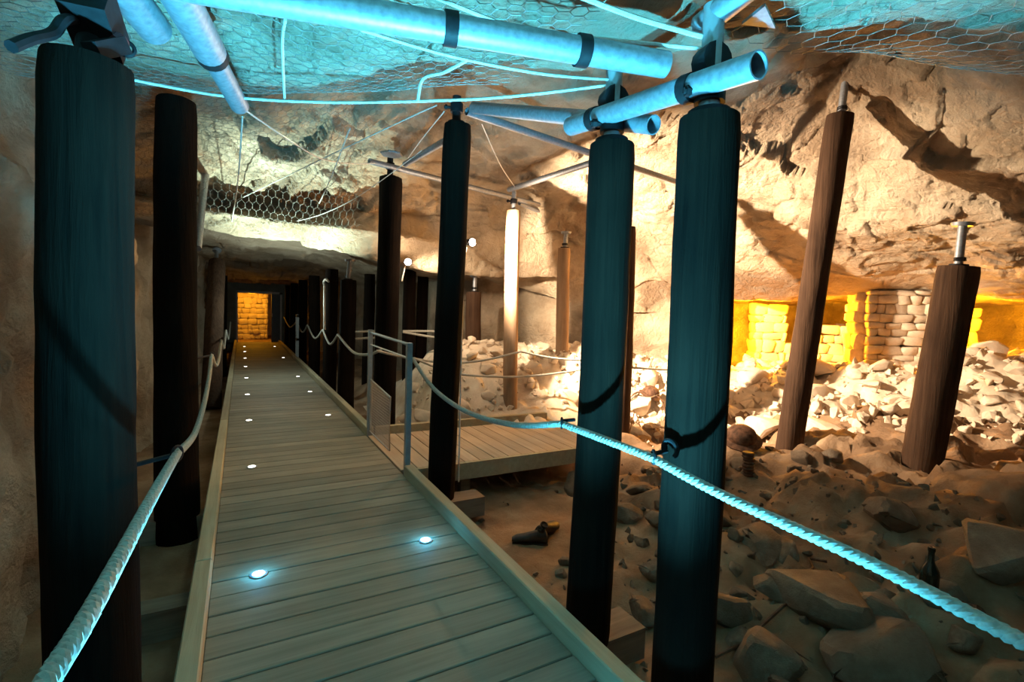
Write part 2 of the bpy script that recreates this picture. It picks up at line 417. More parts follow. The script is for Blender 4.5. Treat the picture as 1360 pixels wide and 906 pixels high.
ts = t_samples([16, 60, 18, 26, 84, 40, 30, 24, 30, 24])
ss = t_samples([26, 34, 34, 36, 44, 52, 56, 48, 56, 56, 48, 30, 12])
tt_i = np.clip(np.floor(ts).astype(int), 0, 9); tt_f = (ts - tt_i)[None, :, None]
rows = ST[:, tt_i] * (1 - tt_f) + ST[:, tt_i + 1] * tt_f         # linear across the steps
CG = catmull(rows, ss)
for _ in range(3):                                                # round the steps a little
    C2 = CG.copy()
    C2[:, 1:-1] = 0.5 * CG[:, 1:-1] + 0.25 * (CG[:, 2:] + CG[:, :-2]); CG = C2
CEIL_SMOOTH = CG.copy()
nrm = grid_normals(CG)
if nrm[10, 30, 2] > 0: nrm = -nrm
flat = CG.reshape(-1, 3)
wq = flat + 0.25 * np.stack([fbm(flat * 1.3 + 7, 2), fbm(flat * 1.3 + 19, 2), fbm(flat * 1.3 + 31, 2)], 1)
big = fbm(flat * 0.9 + 3.1, 3) * 0.17
med = facets(wq * np.array([1.1, 1.1, 1.9]) + 9.7) * 0.20
rid = facets(wq * np.array([2.9, 2.9, 4.6]) + 41.0) * 0.085
lay = facets(wq * np.array([7., 7., 11.]) + 4.0) * 0.030
fine = fbm(flat * 9.0, 4) * 0.022
disp = big + med + rid + lay + fine; disp = (disp - disp.mean()).reshape(CG.shape[:2])
tw = np.interp(ts, [0, 2.0, 2.6, 5.6, 6.7, 7.0, 8.3, 10], [.45, .45, 1, 1, .6, .35, .5, .5])
lipw = np.exp(-((ts - 6.0) / 0.25) ** 2)
sw = np.interp(ss, [0, 2.5, 3.5, 7, 13], [1.0, 1.0, 0.7, 0.6, 0.6])
disp = disp * tw[None, :] * sw[:, None]
CG = CG + nrm * disp[..., None]
struct(grid_mesh('ceiling', CG, mat='rock'), 'rough limestone cave roof with a stepped slab and overhanging lip')

# side-recess back walls (continue the roof down to the ground)
def wall_strip(name, pts, z0, z1f, mat, amp=0.16, nz=50, per=14, seed=0., label=None, tilt=0.0):
    P = np.array(pts, float); seglen = np.linalg.norm(np.diff(P, axis=0), axis=1)
    t = t_samples([max(3, int(l * per)) for l in seglen])
    xy = catmull(P, t); zz = np.linspace(0, 1, nz)
    G = np.zeros((len(t), nz, 3)); G[..., :2] = xy[:, None, :]
    z1 = np.array([z1f(p) for p in xy]) if callable(z1f) else np.full(len(t), z1f)
    G[..., 2] = z0 + (z1[:, None] - z0) * zz[None, :]
    n = grid_normals(G); q = G.reshape(-1, 3) + seed
    d = fbm(q * 0.8, 3) * amp * 1.1 + facets(q * 1.5 + fbm(q, 2)[:, None] * .3) * amp * 1.0 + facets(q * 4.5) * amp * 0.35 + fbm(q * 8, 3) * amp * 0.16
    G = G + n * d.reshape(G.shape[:2])[..., None]
    return struct(grid_mesh(name, G, mat=mat), label)
wall_strip('wall_left', [(-1.35,-3),(-1.25,0),(-1.05,2.2),(-1.0,4.2),(-1.1,6),(-0.95,8.5),(-.85,12),(-.75,16),(-.75,20.4)], -0.7, 3.3, 'rock', 0.13, 70, 14, 5., 'rough limestone side wall behind the left row of props')
wall_strip('wall_back', [(2.0,20.4),(2.6,16),(2.9,14.1),(3.4,11.5),(3.9,8.6),(4.7,8.3),(5.35,7.5),(5.8,7.1),(6.5,7.0),(7.1,6.6),(7.5,6.1),(8.2,6.8),(9.5,7.25)], -0.6, 2.5, 'rock', 0.10, 60, 14, 13., 'limestone wall under the overhanging lip')
wall_strip('wall_right', [(9.5,7.25),(10.9,7.0),(12.0,6.2),(12.6,4.8),(12.8,3.1),(12.6,1.3),(10.9,-.2),(9.6,-1.4),(7.0,-3)], -0.6, 2.6, 'rock', 0.16, 40, 8, 23., 'back wall of the amber-lit side chambers')

# ------------------------------------------------------------------ ground
GX = np.concatenate([np.arange(-1.7, 9.8, 0.05), np.arange(9.8, 12.6, 0.15)])
GY = np.concatenate([np.arange(-3, 8.6, 0.05), np.arange(8.6, 22.5, 0.2)])
gx, gy = np.meshgrid(GX, GY, indexing='ij')
def sst(a, b, x):
    t = np.clip((x - a) / (b - a), 0, 1); return t * t * (3 - 2 * t)
LIP = np.array([(1.5,6.9),(2.7,6.9),(4.0,7.2),(5.7,7.0),(7.0,6.5),(7.6,5.6),(8.6,4.3),(9.2,3.5),(9.6,2.6),(9.8,1.2),(9.8,-1)])
def dist_to_lip(x, y):
    d = np.full(x.shape, 1e9)
    for a, b in zip(LIP[:-1], LIP[1:]):
        ab = b - a; t = np.clip(((x - a[0]) * ab[0] + (y - a[1]) * ab[1]) / (ab @ ab), 0, 1)
        d = np.minimum(d, np.hypot(x - a[0] - t * ab[0], y - a[1] - t * ab[1]))
    return d
def ground(x, y):
    z = np.full(x.shape, -0.37)
    z += 0.30 * sst(1.9, 3.6, x) * sst(4.4, 2.6, y)                 # foreground mound
    z += 0.34 * sst(3.0, 5.2, x) * sst(6.0, 3.2, y) * sst(-0.5, 1.5, y) * 0.6
    dl = dist_to_lip(x, y)
    z += 0.88 * sst(2.7, 0.2, dl) * sst(2.0, 2.9, x)                # rubble bank below the lip
    z += 0.30 * sst(5.5, 6.3, y) * sst(1.9, 2.6, x) * sst(7.5, 4.5, x)
    z -= 0.05 * np.exp(-((x - 2.3) ** 2 + (y - 3.3) ** 2) / 0.8)
    return z
gz = ground(gx, gy)
q = np.stack([gx.ravel(), gy.ravel(), np.zeros(gx.size)], 1)
rough = (0.35 + 0.65 * sst(2.2, 3.2, gx)) * (0.25 + 0.75 * sst(1.4, 2.0, gx))
flatpatch = 1 - 0.8 * np.exp(-((gx - 2.4) ** 2 / 0.7 + (gy - 3.4) ** 2 / 0.5))
gz = gz + rough * flatpatch * (fbm(q * 1.3 + 5, 3) * 0.14 + fbm(q * 3.7 + 2, 4) * 0.07 + facets(q * 1.7 + 3) * 0.22 + facets(q * 4.3 + 8) * 0.09 + fbm(q * 12, 2) * 0.012).reshape(gx.shape)
GG = np.stack([gx, gy, gz], 2)
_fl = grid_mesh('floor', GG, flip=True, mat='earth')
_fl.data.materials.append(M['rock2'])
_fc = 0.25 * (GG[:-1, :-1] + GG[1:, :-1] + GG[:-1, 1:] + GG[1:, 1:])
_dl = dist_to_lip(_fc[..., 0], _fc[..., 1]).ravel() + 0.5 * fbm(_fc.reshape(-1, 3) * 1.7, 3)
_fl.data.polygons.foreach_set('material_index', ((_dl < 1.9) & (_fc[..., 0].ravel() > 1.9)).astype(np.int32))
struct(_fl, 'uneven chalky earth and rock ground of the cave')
def gh(x, y):
    i = int(np.clip(np.searchsorted(GX, x) - 1, 0, len(GX) - 2)); j = int(np.clip(np.searchsorted(GY, y) - 1, 0, len(GY) - 2))
    u = (x - GX[i]) / (GX[i + 1] - GX[i]); w = (y - GY[j]) / (GY[j + 1] - GY[j])
    return float(gz[i, j] * (1 - u) * (1 - w) + gz[i + 1, j] * u * (1 - w) + gz[i, j + 1] * (1 - u) * w + gz[i + 1, j + 1] * u * w)
def on_ground(px, py, z0=-0.2):
    """where the sight line through a pixel meets the ground"""
    d = ray(px, py); d = d / np.linalg.norm(d)
    s = 0.8
    while s < 14:
        p = CAM + d * s
        if -1.6 < p[0] < 12 and -2.5 < p[1] < 22 and p[2] <= gh(p[0], p[1]): return p
        s += 0.02
    return onz(px, py, z0)

# ------------------------------------------------------------------ boardwalk
bw = thing('boardwalk', 'long grey-brown plank walkway leading to the lit doorway', 'walkway', (0.53, 0, 0))
DX0, DX1 = -0.13, 1.20
pitch = 0.1535; pw = pitch - 0.007
def plank_mesh(lx, ly, lz, bev=0.004):
    bm = bmesh.new(); bmesh.ops.create_cube(bm, size=1.0)
    bmesh.ops.scale(bm, vec=(lx, ly, lz), verts=bm.verts)
    bmesh.ops.bevel(bm, geom=list(bm.edges), offset=bev, segments=1, affect='EDGES')
    me = bpy.data.meshes.new('plank'); bm.to_mesh(me); bm.free(); return me
pm = plank_mesh(DX1 - DX0, pw, 0.03); pm.materials.append(M['deck'])
y = -0.6 + pitch / 2; k = 0
while y < 20.2:
    o = bpy.data.objects.new('plank', pm); COL.objects.link(o); o.parent = bw
    o.location = (0.005, y, -0.015 + random.uniform(-0.0015, 0.0015)); y += pitch
def kerb(x0, y0, y1, root, w=0.075, h=0.085):
    L = y1 - y0; n = max(1, round(L / 3.2)); s = L / n
    for i in range(n):
        me = plank_mesh(w, s - 0.006, h + 0.05, 0.006); me.materials.append(M['kerb'])
        o = bpy.data.objects.new('kerb', me); COL.objects.link(o); o.parent = root
        o.location = (x0 + w / 2 - root.location.x, y0 + s * (i + .5), (h - 0.05) / 2)
kerb(DX0 - 0.075, -0.6, 20.2, bw); kerb(DX1, -0.6, 3.96, bw); kerb(DX1 + .01, 5.40, 20.2, bw)
for bx in (-0.02, 0.53, 1.10):
    child(MB().box(bx - .04, bx + .04, -.6, 20.2, -0.19, -0.032), 'bearer', 'sleeper', bw)

# side platform
pf = thing('side_platform', 'sunken-edge timber platform branching right off the boardwalk', 'platform', (2.5, 4.75, 0))
pf['label'] = 'timber side platform branching right off the boardwalk behind the props'
PX0, PX1, PY0, PY1 = 1.215, 3.55, 4.10, 5.36
w = 0.146; n = int((PX1 - PX0) / (w + .007))
qm = plank_mesh(w, PY1 - PY0, 0.03); qm.materials.append(M['plat'])
for i in range(n):
    o = bpy.data.objects.new('plank', qm); COL.objects.link(o); o.parent = pf
    o.location = (PX0 + w / 2 + i * (w + .007) - 2.5, (PY0 + PY1) / 2 - 4.75, -0.015 + random.uniform(-.0015, .0015))
child(MB().box(PX0 + .1, PX1, PY0 - .04, PY0 - .002, -0.155, -0.001), 'fascia', 'kerb', pf)
child(MB().box(PX0 + .1, PX1, PY1 + .002, PY1 + .075, -0.10, 0.085), 'kerb', 'kerb', pf)
child(MB().box(PX1, PX1 + .04, PY0 - .04, PY1 + .07, -0.155, -0.001), 'fascia', 'kerb', pf)
for yy in (4.3, 5.2): child(MB().box(PX0 + .1, PX1, yy - .04, yy + .04, -0.19, -0.032), 'bearer', 'sleeper', pf)
for sx, sy in ((1.9, 4.3), (3.4, 4.3), (1.9, 5.2), (3.4, 5.2)): child(MB().box(sx - .05, sx + .05, sy - .05, sy + .05, -0.6, -0.19), 'leg', 'sleeper', pf)

# ------------------------------------------------------------------ recessed deck lights
def deck_light(x, y, mat, label, group):
    t = thing('deck_light', label, 'light', (x, y, 0.0), group)
    MB().lathe([(0.030, 0.0005), (0.042, 0.0005), (0.042, 0.004), (0.038, 0.006), (0.030, 0.006)], seg=20).build('rim', 'steel', t)
    MB().lathe([(0.030, 0.001), (0.030, 0.006), (0.022, 0.009), (0.0005, 0.010)], seg=20).build('lens', mat, t)
    return t
for k in range(9):
    yy = 2.765 + 1.905 * k
    if k == 0: deck_light(0.08, yy, 'ledblue', 'bluish round deck light in the left row, nearest the viewer', 'left row of deck lights')
    else: deck_light(0.08 + 0.002 * k, yy, 'led', ['', 'second', 'third', 'fourth', 'fifth', 'sixth', 'seventh', 'eighth', 'ninth and farthest'][k] + ' white deck light from the front in the left row', 'left row of deck lights')
for n_, k in enumerate((0, 2, 3, 4, 6, 8)):
    yy = 2.76 + 1.90 * k
    if k == 0: deck_light(0.98, yy, 'ledblue', 'bluish round deck light in the right row, nearest the viewer', 'right row of deck lights')
    else: deck_light(0.98, yy, 'led', ['', 'second', 'third', 'fourth', 'fifth', 'sixth and farthest'][n_] + ' white deck light from the front in the right row', 'right row of deck lights')
for xx, sd in ((0.08, 'left'), (0.98, 'right')):
    light('deck_light_glow', 'POINT', (xx, 2.765, 0.05), 1.2, (0.1, 0.6, 1.0), radius=0.02)
    light('deck_light_glow', 'POINT', (xx, 0.86, 0.05), 7.0, CYAN, radius=0.02)
    deck_light(xx, 0.86, 'ledblue', 'cyan deck light at the photographer\'s feet, ' + sd + ' row', sd + ' row of deck lights')

for xx, sd in ((0.25, 'inner left'), (0.62, 'inner right')):
    deck_light(xx, 0.95, 'ledblue', 'strong cyan uplight set in the nearest planks, ' + sd, 'cyan deck uplights')
# ------------------------------------------------------------------ timber props
def log(mb, a, b, r0, r1, seed, seg=26, rings=40, rough=0.035):
    a = np.array(a, float); b = np.array(b, float); L = np.linalg.norm(b - a); d = (b - a) / L
    u = np.cross(d, (0, 1., 0)); u /= np.linalg.norm(u); w = np.cross(d, u)
    th = np.arange(seg) * 2 * math.pi / seg
    s = np.concatenate([np.linspace(0, 1, rings)])
    V = []
    bend = 0.012 * np.sin(s * 3.1 + seed)
    for i, t in enumerate(s):
        r = r0 + (r1 - r0) * t
        ring = np.cos(th)[:, None] * u + np.sin(th)[:, None] * w
        V.append(a + d * L * t + u * bend[i] + ring * r)
    V = np.array(V); cen = V.mean(1, keepdims=True); off = V - cen
    p = off / (r0) * 1.3; p = p.reshape(-1, 3) + np.repeat(s * L * 1.4, seg)[:, None] * d + seed * 7.7
    k = 1 + rough * fbm(p, 3).reshape(len(s), seg) * 2.2 + 0.02 * fbm(p * 3.1, 2).reshape(len(s), seg)
    V = cen + off * k[..., None]
    V[0] = cen[0] + (V[0] - cen[0]) * 0.97; V[-1] = cen[-1] + (V[-1] - cen[-1]) * 0.96
    n = len(s); Fc = []
    for i in range(n - 1):
        for q2 in range(seg):
            e = i * seg + q2; e2 = i * seg + (q2 + 1) % seg
            Fc.append((e, e2, e2 + seg, e + seg))
    Fc.append(tuple(range(seg - 1, -1, -1))); Fc.append(tuple((n - 1) * seg + q2 for q2 in range(seg)))
    return mb.add(V.reshape(-1, 3), Fc)
def prop(base, top, dia, label, mat='bark', jack=None, group='timber roof props', seed=None, collar=True, lod=1):
    base = np.array(base, float); top = np.array(top, float)
    seed = seed if seed is not None else random.uniform(0, 50)
    t = thing('timber_prop', label, 'post', base, group)
    child(log(MB(), base, top, dia / 2 * 1.04, dia / 2 * .98, seed, 26 if lod else 14, 40 if lod else 12), 'log', mat, t)
    d = (top - base) / np.linalg.norm(top - base)
    if jack is not None:
        e = np.array(jack, float)
        jt = child(MB().tube([top - d * .05, e], 0.034, 14), 'jack_tube', 'steel', t)
        child(MB().tube([e - d * 0.03, e], [0.075, 0.085], 16), 'head_plate', 'steel', t, True, jt)
        child(MB().tube([top - d * .002, top + d * .02], 0.07, 16), 'foot_plate', 'iron', t)
        # wire tie wound round the jack
        m = MB()
        for q3 in range(3):
            th = np.linspace(0, 2 * math.pi, 14)
            m.tube(np.stack([top[0] + d[0] * .07 + .042 * np.cos(th), top[1] + d[1] * .07 + .042 * np.sin(th), np.full(14, top[2] + .05 + .012 * q3)], 1), 0.005, 5)
        child(m, 'tie_wire', 'iron', t, True, jt)
    return t
def below(p, z): p = np.array(p, float); p[2] = z; return p
def coupler(t, c, axis=(0, 0, 1), r=0.06, h=0.09):
    c = np.array(c, float); a = np.array(axis, float); a /= np.linalg.norm(a)
    cp = child(MB().tube([c - a * h / 2, c + a * h / 2], r, 14), 'coupler', 'iron', t)
    s = np.cross(a, (0.3, 0.9, 0.2)); s /= np.linalg.norm(s)
    child(MB().tube([c + s * (r * .6), c + s * (r + .05)], 0.012, 8), 'bolt', 'iron', t, True, cp)
    child(MB().tube([c + s * (r + .025), c + s * (r + .042)], 0.02, 6), 'nut', 'iron', t, True, cp)

A_TOP = onx(941, 158, 1.5); B_TOP = onx(812, 193, 1.5); C_TOP = onx(606, 166, 1.5); D_TOP = onx(518, 236, 1.5)
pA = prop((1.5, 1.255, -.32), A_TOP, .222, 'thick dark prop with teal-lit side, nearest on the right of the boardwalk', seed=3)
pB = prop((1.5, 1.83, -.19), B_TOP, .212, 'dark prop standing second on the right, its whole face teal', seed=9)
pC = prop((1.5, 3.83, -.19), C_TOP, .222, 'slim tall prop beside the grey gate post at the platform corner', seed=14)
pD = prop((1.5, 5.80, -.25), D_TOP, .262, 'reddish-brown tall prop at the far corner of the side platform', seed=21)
for t, top, up in ((pA, A_TOP, .40), (pB, B_TOP, .42)):
    child(MB().tube([top - [0, 0, .05], top + [0, 0, up]], 0.038, 16), 'jack_tube', 'paint', t)
    child(MB().tube([top, top + [0, 0, .025]], 0.075, 18), 'foot_plate', 'iron', t)
    coupler(t, top + [0, 0, .09], (0, 0, 1), .055, .07); coupler(t, top + [0, 0, .20], (0.2, 1, 0), .062, .07)
for t, top in ((pC, C_TOP), (pD, D_TOP)):
    child(MB().tube([top - [0, 0, .05], top + [0, 0, .22]], 0.034, 14), 'jack_tube', 'iron', t)
    child(MB().tube([top, top + [0, 0, .02]], 0.07, 16), 'foot_plate', 'iron', t)
    coupler(t, top + [0, 0, .13], (0, 0, 1), .05, .07)
pE = prop((1.5, 8.2, -.35), onx(462, 372, 1.5), .25, 'dark prop with a pale steel jack reaching the glowing lip', jack=onx(465, 345, 1.5))
farR = [(440, 9.84, 'dark prop behind the one with the pale jack, right row'), (419, 12.3, 'dark prop in the far right row beside the coiled rope lamp'),
        (404, 14.8, 'far dark prop near the second grey stanchion, right row'), (393, 17.3, 'farthest slim prop but one in the right row'), (384, 19.4, 'last prop of the right row, by the doorway')]
for p, yy, lb in farR: prop((1.5, yy, -.35), (1.5, yy, 2.1), .25, lb, lod=0)
# left row
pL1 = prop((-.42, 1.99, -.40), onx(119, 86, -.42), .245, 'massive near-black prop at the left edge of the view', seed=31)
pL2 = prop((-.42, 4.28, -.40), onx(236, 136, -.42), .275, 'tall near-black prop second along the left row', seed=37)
pL3 = prop((-.42, 9.4, -.38), onx(287, 348, -.42), .29, 'brown prop with a steel jack, third along the left row', 'bark2', jack=onx(288, 332, -.42))
prop((-.42, 13.6, -.38), (-.42, 13.6, 2.05), .26, 'narrow dark prop, last of the left row before the doorway', lod=0)
# behind the platform and out in the rubble
H_B = np.array([3.18, 5.70, -.12]); H_T = ony(682, 280, 5.68)
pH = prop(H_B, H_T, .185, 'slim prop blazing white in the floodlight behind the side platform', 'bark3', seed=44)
child(MB().tube([H_T - [0, 0, .05], H_T + [0, 0, .25]], 0.03, 12), 'jack_tube', 'steel', pH)
coupler(pH, H_T + [0, 0, .12], (0, 0, 1), .045, .06)
I_B = ony(745, 478, 6.45); I_T = ony(750, 330, 6.45)
prop(below(I_B, gh(I_B[0], I_B[1]) - .1), I_T, .2, 'pale brown prop leaning beside the ochre rock flank', 'bark3', jack=ony(752, 308, 6.45))
P_B = ony(628, 455, 7.3); P_T = ony(630, 388, 7.3)
prop(below(P_B, gh(P_B[0], P_B[1]) - .1), P_T, .25, 'greyish prop with looped cable under the overhanging lip', 'bark2', jack=ony(631, 366, 7.3))
J_B = ony(826, 480, 4.905); J_T = ony(831, 302, 4.905)
prop(below(J_B, gh(J_B[0], J_B[1]) - .1), J_T, .27, 'prop mostly hidden behind the second dark prop on the right', 'bark2', jack=ony(832, 276, 4.905))
for p, yy, lb in ((560, 9.6, 'dark prop in the unlit recess behind the white ropes'), (543, 8.6, 'prop lit along one edge beside the small bright lamp'), (489, 10.5, 'dark prop in the recess behind the gate')):
    b_ = ony(p, 460, yy); prop(below(b_, gh(b_[0], b_[1]) - .1), below(b_, 2.1), .23, lb, lod=0)
K_B = on_ground(1045, 596); K_T = onx(1117, 153, K_B[0] - 0.05)
prop(below(K_B, K_B[2] - .12), K_T, .25, 'long leaning brown prop rising from the rubble to the roof', 'bark2', jack=K_T + np.array([-.03, -.04, .42]), seed=61)
L_B = on_ground(1222, 612); L_T = onx(1273, 354, L_B[0] + .02)
prop(below(L_B, L_B[2] - .12), L_T, .30, 'short leaning brown prop with bright steel jack at the far right', 'bark2', jack=onx(1279, 296, L_B[0] + .05), seed=66)

# timber sleepers under the right row of props
for yy, x1, lb in ((1.30, 1.80, 'timber sleeper end under the nearest right prop'), (1.86, 1.82, 'timber sleeper end beside the foot of the second right prop'), (3.80, 1.84, 'pale timber sleeper end at the foot of the platform corner prop')):
    o = solo(MB().box(0.95, x1, yy - .10, yy + .10, -.36, -.195), 'sleeper', 'sleeper', (1.4, yy, -.36), False)
    tag(o, lb, 'sleeper', 'sleepers under the props')
for yy, lb in ((2.0, 'dark crossbeam under the nearest left prop'), (3.05, 'dark crossbeam spanning the gap between the two nearest left props'), (4.3, 'dark crossbeam at the foot of the second left prop')):
    o = solo(MB().box(-.75, -.06, yy - .07, yy + .07, -.36, -.195), 'crossbeam', 'sleeper', (-.4, yy, -.36), False)
    tag(o, lb, 'beam', 'crossbeams under the left props')

# ------------------------------------------------------------------ roof tubes
def roof_tube(a, b, r, label, mat='steel', sleeve=None, group='steel roof tubes'):
    a = np.array(a); b = np.array(b)
    t = thing('steel_tube', label, 'pipe', (a + b) / 2, group)
    child(MB().pipe(a, b, r), 'tube', mat, t)
    return t, a, b
def clamp(t, c, axis, r):
    axis = np.array(axis, float); axis /= np.linalg.norm(axis)
    child(MB().tube([c - axis * .022, c + axis * .022], r + .008, 18), 'clamp', 'iron', t)
t1, a, b = roof_tube(onz(190, -30, 2.33), onz(884, 86, 2.36), .047, 'thick cyan-lit tube crossing the whole top of the view')
clamp(t1, a + (b - a) * .52, b - a, .047); clamp(t1, a + (b - a) * .80, b - a, .047)
t2, a, b = roof_tube(onx(1008, 86, 1.45), onx(758, 168, 1.47), .045, 'cyan tube with a dark open end resting on the two nearest right props')
clamp(t2, onx(915, 118, 1.455), b - a, .045); clamp(t2, onx(790, 158, 1.466), b - a, .045)
t3, a, b = roof_tube(onx(868, 166, 1.58), onx(630, 143, 1.52), .042, 'tube with open end behind the second right prop, running to the corner prop')
t4, a, b = roof_tube(onz(318, 140, 2.42), onz(225, -30, 2.44), .045, 'blue-grey tube pointing at the viewer from the upper left')
child(MB().tube([a + (b - a) * .52, b], .062, 20), 'sleeve', 'steel', t4); clamp(t4, a + (b - a) * .52, b - a, .055)
t5, a, b = roof_tube(onz(205, 38, 2.44), onz(130, -60, 2.44), .06, 'short blue tube stub beside the black bracket, upper left')
t6, a, b = roof_tube(onz(930, 36, 2.5), onz(1010, -30, 2.52), .045, 'short cyan tube running out of the top over the nearest right prop')
zf = 3.0
roof_tube(onz(620, 148, zf), onz(905, 244, zf), .032, 'brown steel tube of the far roof frame nearest the viewer', group='far roof frame tubes')
roof_tube(onz(490, 214, zf), onz(716, 272, zf), .032, 'steel tube joining the reddish prop and the floodlit prop heads', group='far roof frame tubes')
roof_tube(onz(690, 270, zf), onz(800, 316, zf), .030, 'steel tube running from the floodlit prop toward the back wall', group='far roof frame tubes')
roof_tube(onz(538, 218, zf), onz(600, 182, zf), .032, 'short dark tube linking the reddish prop to the corner prop', group='far roof frame tubes')
roof_tube(onz(676, 252, zf), onz(792, 214, zf), .034, 'pinkish steel tube crossing diagonally to the floodlit prop head', group='far roof frame tubes')
roof_tube(onz(836, 312, zf), onz(905, 280, zf), .028, 'thin double tube seen between the two big right props', group='far roof frame tubes')
roof_tube(onz(838, 322, zf), onz(905, 297, zf), .022, 'lower thin tube seen between the two big right props', group='far roof frame tubes')
# pale leaning steel pole behind the second left prop
o = solo(MB().tube([onx(284, 128, -.30), onx(262, 330, -.34)], .034, 14), 'steel_pole', 'steel', onx(262, 330, -.34))
tag(o, 'pale steel pole leaning behind the second left prop', 'pole')
# flat hexagonal plate on the head of the reddish prop
hp = onz(520, 206, 3.06)
o = solo(MB().lathe([(.12, 0), (.125, .01), (.12, .02)], hp, 6), 'head_plate', 'steel', hp, False)
tag(o, 'flat grey steel plate lying on the head of the reddish prop', 'plate')
# small bright triangular plate beside the nearest right prop head
c0, c1, c2 = onz(985, 33, 2.5), onz(1030, 38, 2.5), onz(1016, 8, 2.5)
o = solo(MB().add([c0, c1, c2, c0 + [0, 0, .012], c1 + [0, 0, .012], c2 + [0, 0, .012]], [(0, 1, 2), (5, 4, 3), (0, 3, 4, 1), (1, 4, 5, 2), (2, 5, 3, 0)]), 'gusset_plate', 'steel', c0, False)
tag(o, 'small pale triangular plate at top beside the nearest right prop', 'plate')
# black clamp bracket over the first left prop
bk = thing('clamp_bracket', 'black clamp bracket with red plug over the nearest left prop', 'bracket', onx(119, 80, -.42))
cbk = onx(135, 45, -.40)
child(MB().beam(onx(112, -10, -.42), onx(140, 66, -.40), .12, .13), 'body', 'iron', bk)
child(MB().beam(onx(122, 68, -.40), onx(162, 60, -.34), .05, .05), 'jaw', 'iron', bk)
child(MB().tube([onx(150, 58, -.36), onx(160, 55, -.345)], .028, 12), 'plug', 'red', bk)
th = np.linspace(0, 2 * math.pi, 18); ec = onx(168, 65, -.33)
child(MB().tube(np.stack([ec[0] + .022 * np.cos(th), np.full(18, ec[1]), ec[2] + .022 * np.sin(th)], 1), .007, 6), 'eye_ring', 'iron', bk)
child(MB().tube(smooth_path([onx(110, 30, -.44), onx(86, 26, -.46), onx(70, 44, -.48), onx(40, 52, -.5), onx(15, 62, -.52)], 24), .016, 8), 'cable', 'iron', bk)
child(MB().tube([onx(119, 88, -.42), onx(122, 50, -.42)], .04, 14), 'jack_tube', 'iron', bk)

# ------------------------------------------------------------------ netting below the roof
sub = CEIL_SMOOTH.reshape(-1, 3); dsp = CG.reshape(-1, 3)
HX0, HY0, HS = -1.8, -0.5, 0.1
hm = np.full((80, 76), 9.0)
ix = ((dsp[:, 0] - HX0) / HS).astype(int); iy = ((dsp[:, 1] - HY0) / HS).astype(int)
ok = (ix >= 0) & (ix < 80) & (iy >= 0) & (iy < 76) & (np.repeat(np.ones(len(ss))[:, None] * 1, len(ts), 1).ravel() > 0) & (np.tile(ts, len(ss)) < 8.1)
np.minimum.at(hm, (ix[ok], iy[ok]), dsp[ok, 2])
for _ in range(12):
    bad = hm > 8
    if not bad.any(): break
    p_ = np.pad(hm, 1, mode='edge'); nb = np.minimum.reduce([p_[:-2, 1:-1], p_[2:, 1:-1], p_[1:-1, :-2], p_[1:-1, 2:]])
    hm[bad] = nb[bad]
low = hm.copy()
for _ in range(3):
    p_ = np.pad(low, 1, mode='edge'); low = np.minimum.reduce([low, p_[:-2, 1:-1], p_[2:, 1:-1], p_[1:-1, :-2], p_[1:-1, 2:]])
bl = low.copy()
for _ in range(10):
    p_ = np.pad(bl, 1, mode='edge'); bl = (bl + p_[:-2, 1:-1] + p_[2:, 1:-1] + p_[1:-1, :-2] + p_[1:-1, 2:]) / 5
def samp(H, x, y):
    u = np.clip((x - HX0) / HS - .5, 0, H.shape[0] - 1.001); v = np.clip((y - HY0) / HS - .5, 0, H.shape[1] - 1.001)
    i = u.astype(int); j = v.astype(int); a = u - i; b = v - j
    return H[i, j] * (1 - a) * (1 - b) + H[i + 1, j] * a * (1 - b) + H[i, j + 1] * (1 - a) * b + H[i + 1, j + 1] * a * b
